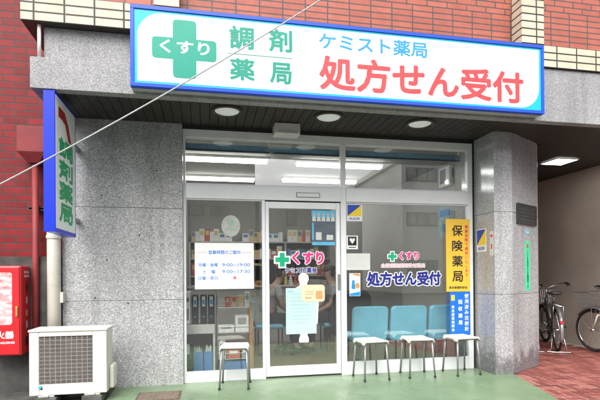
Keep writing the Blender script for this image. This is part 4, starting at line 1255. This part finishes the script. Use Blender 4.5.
# counter
t = thing('counter', 'pale dispensing counter in front of the back shelf', 'counter', (1.0, 3.1, .005))
mb = MB(); mb.box(-.30, 2.10, 2.95, 3.30, .005, .97); mb.build('front', M['shelf_grey'], t, world=True, bevel=.004)
mb = MB(); mb.box(-.31, 2.13, 2.90, 3.34, .972, 1.005); mb.build('top', plain('counter_top', (.55, .50, .40), .35), t, world=True, bevel=.004)
t = thing('monitor', 'black computer monitor on the dispensing counter', 'monitor', (1.02, 3.12, 1.005))
mb = MB(); mb.box(.80, 1.24, 3.10, 3.13, 1.09, 1.36); mb.build('screen', M['binder'], t, world=True, bevel=.006)
mb = MB(); mb.box(1.0, 1.04, 3.105, 3.125, 1.012, 1.089); mb.box(.92, 1.12, 3.04, 3.19, 1.0055, 1.0118); mb.build('foot', M['binder'], t, world=True)
for i, (x, k) in enumerate(((.10, 'white'), (.19, 'tan'), (.29, 'white'), (1.42, 'yellow'), (1.51, 'white'), (1.60, 'red'), (1.70, 'white'))):
    mb = MB(); mb.tube([(x, 3.05, 1.0055), (x, 3.05, 1.13), (x, 3.05, 1.15), (x, 3.05, 1.18)], [.030, .030, .014, .014], 14)
    tag(mb.build('bottle', C[k], loc=(x, 3.05, 1.0055), smooth=False), '%s bottle on the %s part of the dispensing counter' % (k, 'left' if x < 1 else 'right'), 'bottle', 'bottles on the dispensing counter')
for i, (x, h_, k, lb) in enumerate(((.50, .05, 'white', 'low stack of white papers on the dispensing counter'), (1.95, .10, 'grey', 'grey document tray at the right end of the dispensing counter'))):
    mb = MB()
    for q in range(5):
        d = random.uniform(-.012, .012)
        mb.box(x - .11 + d, x + .11 + d, 2.96, 3.26, 1.0055 + h_ * q / 5, 1.0055 + h_ * (q + .9) / 5)
    tag(mb.build('paper_stack', C[k], loc=(x, 3.11, 1.0055)), lb, 'papers')
# wall intercom and poster on right wall
t = thing('wall_intercom', 'cream wall unit with a dark panel high on the right shop wall', 'wall unit', (3.40, .86, 2.47))
mb = MB(); mb.box(3.385, 3.449, .72, 1.05, 2.45, 2.735); mb.build('case', M['housing'], t, world=True, bevel=.012)
mb = MB(); mb.box(3.381, 3.3845, .84, 1.0, 2.50, 2.70); mb.box(3.42, 3.445, .7165, .7195, 2.56, 2.68); mb.build('panel', M['navy_metal'], t, world=True)
mb = MB(); mb.ball((3.375, .80, 2.50), .02, .025, .025); mb.build('lamp', emit('small_lamp', (1, .97, .9), 3.0), t, world=True, smooth=True)
t = thing('wall_poster', 'small pale blue poster on the right shop wall below the wall unit', 'poster', (3.448, .98, 1.96))
mb = MB(); mb.box(3.4445, 3.4485, .80, 1.18, 1.72, 2.19); mb.build('sheet', plain('poster_pale', (.30, .46, .52), .6, var=.3, scale=14), t, world=True)
mb = MB(); mb.box(3.4425, 3.444, .84, 1.14, 2.03, 2.13); mb.box(3.4425, 3.444, .86, 1.05, 1.80, 1.92); mb.build('print', M['sign_sky'], t, world=True)
# dark armchair behind the bench
t = thing('armchair', 'dark green upholstered armchair behind the teal bench', 'chair', (2.15, 1.55, .005))
mb = MB(); cushion(mb, 1.86, 2.44, 1.35, 1.47, .36, .95, .14, .0); mb.build('backrest', M['dark_fabric'], t, world=True, bevel=.02)
mb = MB(); mb.box(1.88, 2.42, 1.48, 1.98, .26, .44); mb.build('seat', M['dark_fabric'], t, world=True, bevel=.04)
for x0 in (1.82, 2.425):
    mb = MB(); mb.box(x0, x0 + .06, 1.42, 1.92, .445, .60); mb.build('armrest', M['dark_fabric'], t, world=True, bevel=.02)
for x0 in (1.92, 2.34):
    for y0 in (1.50, 1.90):
        mb = MB(); mb.cyl((x0, y0, .005), (x0, y0, .259), .018, n=10); mb.build('leg', M['wood'], t, world=True)

# office chair behind the door notice
def office_chair(label, loc, rz, mat):
    t_ = thing('office_chair', label, 'chair', loc, rz)
    m_ = MB(); m_.box(-.22, .22, -.22, .22, .42, .50); m_.build('seat', mat, t_, bevel=.03)
    m_ = MB(); m_.box(-.25, -.19, -.20, .20, .56, .90); m_.build('backrest', mat, t_, bevel=.025)
    m_ = MB(); m_.tube([(-.10, 0, .41), (-.26, 0, .44), (-.27, 0, .62)], .018, 8); m_.build('back_bracket', M['ac_dark'], t_)
    m_ = MB(); m_.cyl((0, 0, .10), (0, 0, .419), .028, n=12); m_.build('gas_column', M['ac_dark'], t_, smooth=True)
    for k in range(5):
        a = R(72 * k + 10)
        m_ = MB(); m_.tube([(.03 * math.cos(a), .03 * math.sin(a), .12), (.27 * math.cos(a), .27 * math.sin(a), .085)], [.028, .018], 8)
        ar = m_.build('base_arm', M['ac_dark'], t_)
        c_ = Vector((.27 * math.cos(a), .27 * math.sin(a), .032)); tn = Vector((-math.sin(a), math.cos(a), 0))
        m_ = MB(); m_.cyl(c_ - tn * .024, c_ + tn * .024, .032, n=14); m_.cyl(c_, c_ + Vector((0, 0, .05)), .008, n=8); m_.build('castor', M['rubber'], ar)
    return t_
office_chair('black swivel chair with castors behind the notice sheet on the door', (1.30, 1.70, .005), R(100), M['dark_fabric'])
def plain_chair(label, loc, rz):
    t_ = thing('visitor_chair', label, 'chair', loc, rz)
    m_ = MB(); m_.box(-.21, .23, -.23, .23, .385, .455); m_.build('seat', M['teal'], t_, bevel=.03)
    m_ = MB(); m_.box(-.27, -.21, -.22, .22, .50, .80); m_.build('backrest', M['teal'], t_, bevel=.025)
    for sx in (-.17, .19):
        for sy in (-.19, .19):
            m_ = MB(); m_.cyl((sx, sy, 0), (sx, sy, .384), .012, n=10); m_.build('leg', M['navy_metal'], t_)
    for sy in (-.19, .19):
        m_ = MB(); m_.cyl((-.225, sy, .44), (-.24, sy, .56), .012, n=10); m_.build('back_post', M['navy_metal'], t_)
    return t_
PR = (1.98, 1.75, .005)
PL = (0.92, 1.75, .005)
plain_chair('teal visitor chair under the person at the right of the door', PR, R(180))
plain_chair('teal visitor chair under the person at the left of the door', PL, R(0))

# ------------------------------------------------------------------ two seated people
def skin(name, verts, edges, radii, mat, parent, root=0, sub=1):
    me = bpy.data.meshes.new(name)
    me.from_pydata([Vector(v) for v in verts], edges, [])
    me.materials.append(mat)
    ob = bpy.data.objects.new(name, me); COL.objects.link(ob)
    ob.parent = parent
    md = ob.modifiers.new('skin', 'SKIN'); md.use_smooth_shade = True
    for i, r in enumerate(radii):
        sv = me.skin_vertices[0].data[i]
        sv.radius = r if isinstance(r, tuple) else (r, r)
        sv.use_root = (i == root)
    md = ob.modifiers.new('smooth', 'SUBSURF'); md.levels = sub; md.render_levels = sub
    return ob
def person(label, loc, rz, lean, top):
    p = thing('person', label, 'person', loc, rz)
    V_, E_, Rr = [], [], []
    def add(co, r, prev=None):
        V_.append(co); Rr.append(r)
        if prev is not None: E_.append((prev, len(V_) - 1))
        return len(V_) - 1
    L = lean
    pel = add((-.05, 0, .545), (.115, .14))
    sp = add((-.04 + .35 * L, 0, .74), (.10, .125), pel)
    chs = add((-.02 + .8 * L, 0, .93), (.105, .145), sp)
    nk = add((.0 + L, 0, 1.075), .052, chs)
    hd0 = add((.02 + 1.15 * L, 0, 1.15), .07, nk)
    hd1 = add((.035 + 1.22 * L, 0, 1.23), (.092, .078), hd0)
    hd2 = add((.02 + 1.25 * L, 0, 1.30), (.07, .062), hd1)
    for s in (-1, 1):
        hp = add((.03, s * .095, .53), .085, pel)
        kn = add((.40, s * .115, .51), .062, hp)
        an = add((.40, s * .115, .11), .040, kn)
        toe = add((.52, s * .12, .045), .034, an)
        shd = add((-.01 + .85 * L, s * .175, .985), .052, chs)
        el_ = add((.08 + .7 * L, s * .225, .735), .040, shd)
        wr = add((.31, s * .150, .625), .027, el_)
        pm = add((.37, s * .135, .612), (.030, .017), wr)
        for q, (dy, ln) in enumerate(((-.026, .060), (-.009, .070), (.009, .066), (.026, .050))):
            k1 = add((.405, s * .135 + dy, .606), .0085, pm)
            add((.405 + ln, s * .135 + dy * 1.15, .585 - .004 * q), .0075, k1)
        th_ = add((.365, s * .135 - s * .038, .610), .0095, pm)
        add((.395, s * .135 - s * .055, .595), .008, th_)
    skin('body', V_, E_, Rr, M['skin'], p)
    # face
    hx, hz = .035 + 1.22 * L, 1.225
    m_ = MB(); m_.ball((hx + .088, 0, hz - .01), .016, .012, .018, 8, 6); m_.build('nose', M['skin'], p, smooth=True)
    for s in (-1, 1):
        m_ = MB(); m_.ball((hx + .078, s * .030, hz + .015), .010, .012, .007, 8, 6); m_.build('eye', M['eye'], p, smooth=True)
        m_ = MB(); m_.ball((hx - .005, s * .080, hz), .018, .010, .030, 8, 6); m_.build('ear', M['skin'], p, smooth=True)
    m_ = MB(); m_.ball((hx + .078, 0, hz - .052), .010, .024, .006, 8, 6); m_.build('mouth', plain('lip', (.36, .14, .12), .5), p, smooth=True)
    m_ = MB(); m_.ball((hx - .020, 0, hz + .045), .096, .092, .082, 16, 10); m_.ball((hx - .050, 0, hz - .01), .062, .086, .085, 16, 10); m_.build('hair', M['hair'], p, smooth=True)
    # shirt
    V_, E_, Rr = [], [], []
    a = add((-.05, 0, .56), (.130, .155)); b = add((-.04 + .35 * L, 0, .75), (.115, .142), a); c = add((-.02 + .8 * L, 0, .93), (.118, .16), b); n_ = add((.0 + .95 * L, 0, 1.035), .062, c)
    for s in (-1, 1):
        sh = add((-.01 + .85 * L, s * .178, .985), .066, c); el_ = add((.06 + .72 * L, s * .220, .775), .054, sh)
    skin('shirt', V_, E_, Rr, top, p)
    V_, E_, Rr = [], [], []
    a = add((-.05, 0, .535), (.125, .15))
    for s in (-1, 1):
        hp = add((.03, s * .097, .53), .098, a); kn = add((.405, s * .115, .51), .074, hp); an = add((.40, s * .115, .13), .055, kn)
    skin('trousers', V_, E_, Rr, M['trousers'], p)
    for s in (-1, 1):
        m_ = MB(); m_.ball((.46, s * .118, .040), .125, .046, .040, 14, 8); m_.build('shoe', M['shoe'], p, smooth=True)
    return p
person('person in light grey shirt and dark trousers seated right of the door notice', (PR[0], PR[1], .005), R(180), .06, M['shirt_grey'])
person('person in pale blouse leaning forward on a seat left of the door notice', (PL[0], PL[1], .005), R(0), .16, M['blouse'])

# ------------------------------------------------------------------ bicycles in the passage
def bicycle(label, loc, rz, frame_m, steer=0.0):
    t_ = thing('bicycle', label, 'bicycle', loc, rz, group='bicycles parked in the passage')
    r = .325
    RW, FW = Vector((0, 0, r)), Vector((1.10, 0, r))
    st_ax = (Vector((.88, 0, .83)) - Vector((.985, 0, .55))).normalized()
    pivot = Vector((.985, 0, .55))
    def rot(p):
        return pivot + Matrix.Rotation(steer, 3, st_ax) @ (Vector(p) - pivot)
    def wheel(c, ax):
        ax = Vector(ax)
        m_ = MB(); m_.ring(c, ax, r - .018, .018, 36, 8); wh = m_.build('wheel', M['rubber'], t_, smooth=True)
        m_ = MB(); m_.ring(c, ax, r - .042, .011, 36, 6); m_.build('rim', M['chrome'], wh, smooth=True)
        m_ = MB(); u = ax.orthogonal().normalized(); v = ax.cross(u)
        for k in range(28):
            a = 2 * math.pi * k / 28; off = ax * (.028 if k % 2 else -.028)
            q = u * math.cos(a) + v * math.sin(a); q2 = u * math.cos(a + .5 * (1 if k % 4 < 2 else -1)) + v * math.sin(a + .5 * (1 if k % 4 < 2 else -1))
            m_.tube([c + off + q2 * .022, c + q * (r - .044)], .0014, 5)
        m_.build('spokes', M['chrome'], wh)
        m_ = MB(); m_.cyl(c - ax * .05, c + ax * .05, .022, n=12); m_.build('hub', M['chrome'], wh, smooth=True)
    wheel(RW, (0, 1, 0))
    fa = Matrix.Rotation(steer, 3, st_ax) @ Vector((0, 1, 0))
    fc = rot(FW); wheel(fc, fa)
    m_ = MB()
    m_.tube([(.965, 0, .60), (.80, 0, .44), (.62, 0, .33), (.42, 0, .285)], .019, 10)
    m_.tube([(.935, 0, .70), (.76, 0, .52), (.58, 0, .43), (.37, 0, .43)], .013, 10)
    m_.tube([(.42, 0, .285), (.28, 0, .72)], .016, 10)
    m_.tube([(.995, 0, .53), (.905, 0, .77)], .022, 10)
    for s in (-1, 1):
        m_.tube([(.42, s * .03, .285), (0, s * .055, r)], .010, 8)
        m_.tube([(.30, s * .02, .66), (.06, s * .055, r + .05), (0, s * .055, r)], .008, 8)
    m_.build('frame', frame_m, t_, smooth=True)
    m_ = MB()
    for s in (-1, 1):
        m_.tube([rot((.985, s * .052, .56)), rot((1.03, s * .052, .45)), rot((1.10, s * .052, r))], .011, 8)
    m_.tube([rot((.985, -.052, .56)), rot((.985, .052, .56))], .013, 8)
    m_.build('fork', frame_m, t_, smooth=True)
    m_ = MB()
    m_.tube([rot((.905, 0, .77)), rot((.875, 0, .93))], .012, 8)
    for s in (-1, 1):
        m_.tube([rot((.875, 0, .93)), rot((.90, s * .10, .96)), rot((.86, s * .22, 1.00)), rot((.76, s * .27, 1.01)), rot((.68, s * .275, .995))], .011, 8)
    hb = m_.build('handlebar', M['chrome'], t_, smooth=True)
    for s in (-1, 1):
        m_ = MB(); m_.tube([rot((.755, s * .27, 1.01)), rot((.635, s * .277, .985))], .017, 10); m_.build('grip', M['rubber'], hb, smooth=True)
        m_ = MB(); m_.tube([rot((.80, s * .265, .99)), rot((.70, s * .285, .955))], .006, 6); m_.build('brake_lever', M['chrome'], hb)
    # saddle
    m_ = MB(); m_.tube([(.28, 0, .72), (.255, 0, .83)], .012, 8); m_.build('seat_post', M['chrome'], t_, smooth=True)
    m_ = MB(); vs = []
    for (x, hw, z, th) in ((.10, .09, .885, .05), (.14, .108, .895, .06), (.22, .085, .885, .055), (.30, .045, .88, .045), (.375, .022, .875, .035), (.39, .012, .868, .02)):
        for k in range(10):
            a = 2 * math.pi * k / 10
            vs.append((x, hw * math.cos(a), z - th * .3 + th * .5 * math.sin(a)))
    m_.add(vs, [(i * 10 + k, i * 10 + (k + 1) % 10, (i + 1) * 10 + (k + 1) % 10, (i + 1) * 10 + k) for i in range(5) for k in range(10)] + [tuple(range(10))[::-1], tuple(range(50, 60))])
    m_.build('saddle', M['bike_black'], t_, smooth=True)
    # fenders
    def fender(c, a0, a1, rt, name):
        m2 = MB(); vs = []; nn = 16
        for i in range(nn + 1):
            a = R(a0 + (a1 - a0) * i / nn)
            for (dy, dr) in ((-.030, -.016), (-.018, -.002), (0, .004), (.018, -.002), (.030, -.016)):
                p_ = c + Vector(((r + .022 + dr) * math.cos(a), dy, (r + .022 + dr) * math.sin(a)))
                vs.append(rot(p_) if rt else p_)
        m2.add(vs, [(i * 5 + k, i * 5 + k + 1, (i + 1) * 5 + k + 1, (i + 1) * 5 + k) for i in range(nn) for k in range(4)])
        fo = m2.build(name, M['bike_silver'], t_, smooth=True)
        sm = fo.modifiers.new('thick', 'SOLIDIFY'); sm.thickness = .002
        return fo
    rf = fender(RW, 20, 205, False, 'fender'); fender(FW, 35, 165, True, 'fender')
    m_ = MB(); m_.cyl((-.325, 0, .47), (-.345, 0, .475), .026, n=14); m_.build('reflector', M['reflector'], rf)
    # carrier
    m_ = MB(); m_.tube([(.22, -.06, .70), (-.25, -.07, .70), (-.28, 0, .70), (-.25, .07, .70), (.22, .06, .70)], .006, 8)
    for x in (.10, 0.0, -.10, -.2):
        m_.tube([(x, -.065, .70), (x, .065, .70)], .004, 6)
    for s in (-1, 1):
        m_.tube([(-.10, s * .068, .70), (-.02, s * .062, r + .02)], .005, 6)
    m_.build('carrier', M['chrome'], t_, smooth=True)
    # chain case, crank, pedals
    m_ = MB(); m_.box(.0, .42, .052, .066, .27, .33); m_.cyl((.42, .050, .285), (.42, .068, .285), .085, n=20); m_.build('chain_case', M['bike_black'], t_)
    m_ = MB(); m_.tube([(.42, .085, .285), (.56, .085, .22)], .009, 8); m_.tube([(.42, -.085, .285), (.28, -.085, .35)], .009, 8); m_.cyl((.42, -.09, .285), (.42, .09, .285), .012, n=10); cr = m_.build('crank', M['chrome'], t_)
    for (x, y, z) in ((.56, .13, .22), (.28, -.13, .35)):
        m_ = MB(); m_.box(x - .045, x + .045, y - .04, y + .04, z - .012, z + .012); m_.build('pedal', M['rubber'], cr, bevel=.004)
    # double leg stand
    m_ = MB(); m_.tube([(0, -.065, r), (-.10, -.10, .05), (-.11, -.16, .010), (-.11, .16, .010), (-.10, .10, .05), (0, .065, r)], .0075, 8); m_.build('stand', M['chrome'], t_, smooth=True)
    # basket
    m_ = MB()
    def bk(x, y, z): return rot((x, y, z))
    tops = [(.97, -.19), (1.29, -.17), (1.29, .17), (.97, .19)]; bots = [(1.00, -.13), (1.22, -.12), (1.22, .12), (1.00, .13)]
    zt, zb = .90, .67
    m_.tube([bk(x, y, zt) for x, y in tops], .006, 6, closed=True); m_.tube([bk(x, y, zb) for x, y in bots], .005, 6, closed=True)
    for fz in (.33, .66):
        m_.tube([bk(b[0] + (a[0] - b[0]) * fz, b[1] + (a[1] - b[1]) * fz, zb + (zt - zb) * fz) for a, b in zip(tops, bots)], .0028, 5, closed=True)
    for e in range(4):
        a0, a1 = tops[e], tops[(e + 1) % 4]; b0, b1 = bots[e], bots[(e + 1) % 4]
        for k in range(9):
            s = k / 9
            m_.tube([bk(a0[0] + (a1[0] - a0[0]) * s, a0[1] + (a1[1] - a0[1]) * s, zt), bk(b0[0] + (b1[0] - b0[0]) * s, b0[1] + (b1[1] - b0[1]) * s, zb)], .0028, 5)
    for k in range(8):
        y = -.11 + k * .031
        m_.tube([bk(1.0, y, zb), bk(1.22, y, zb)], .0025, 5)
    m_.tube([bk(1.04, -.10, zb), bk(1.08, -.06, r)], .005, 6); m_.tube([bk(1.04, .10, zb), bk(1.08, .06, r)], .005, 6)
    m_.build('basket', M['steel'], t_)
    m_ = MB(); m_.cyl(rot((1.03, 0, .62)), rot((1.10, 0, .61)), .022, .034, 14); m_.build('headlamp', M['bike_black'], t_, smooth=True)
    return t_
bicycle('silver and black bicycle seen from behind in the middle of the passage', (5.20, .84, 0), R(60), M['bike_black'], R(8))
bicycle('dark bicycle half hidden behind the stone pillar', (4.86, .98, 0), R(60), M['bike_black'], R(-10))
bicycle('cream bicycle with front basket at the right edge by the passage wall', (5.68, -.40, 0), R(88), M['bike_cream'], R(6))
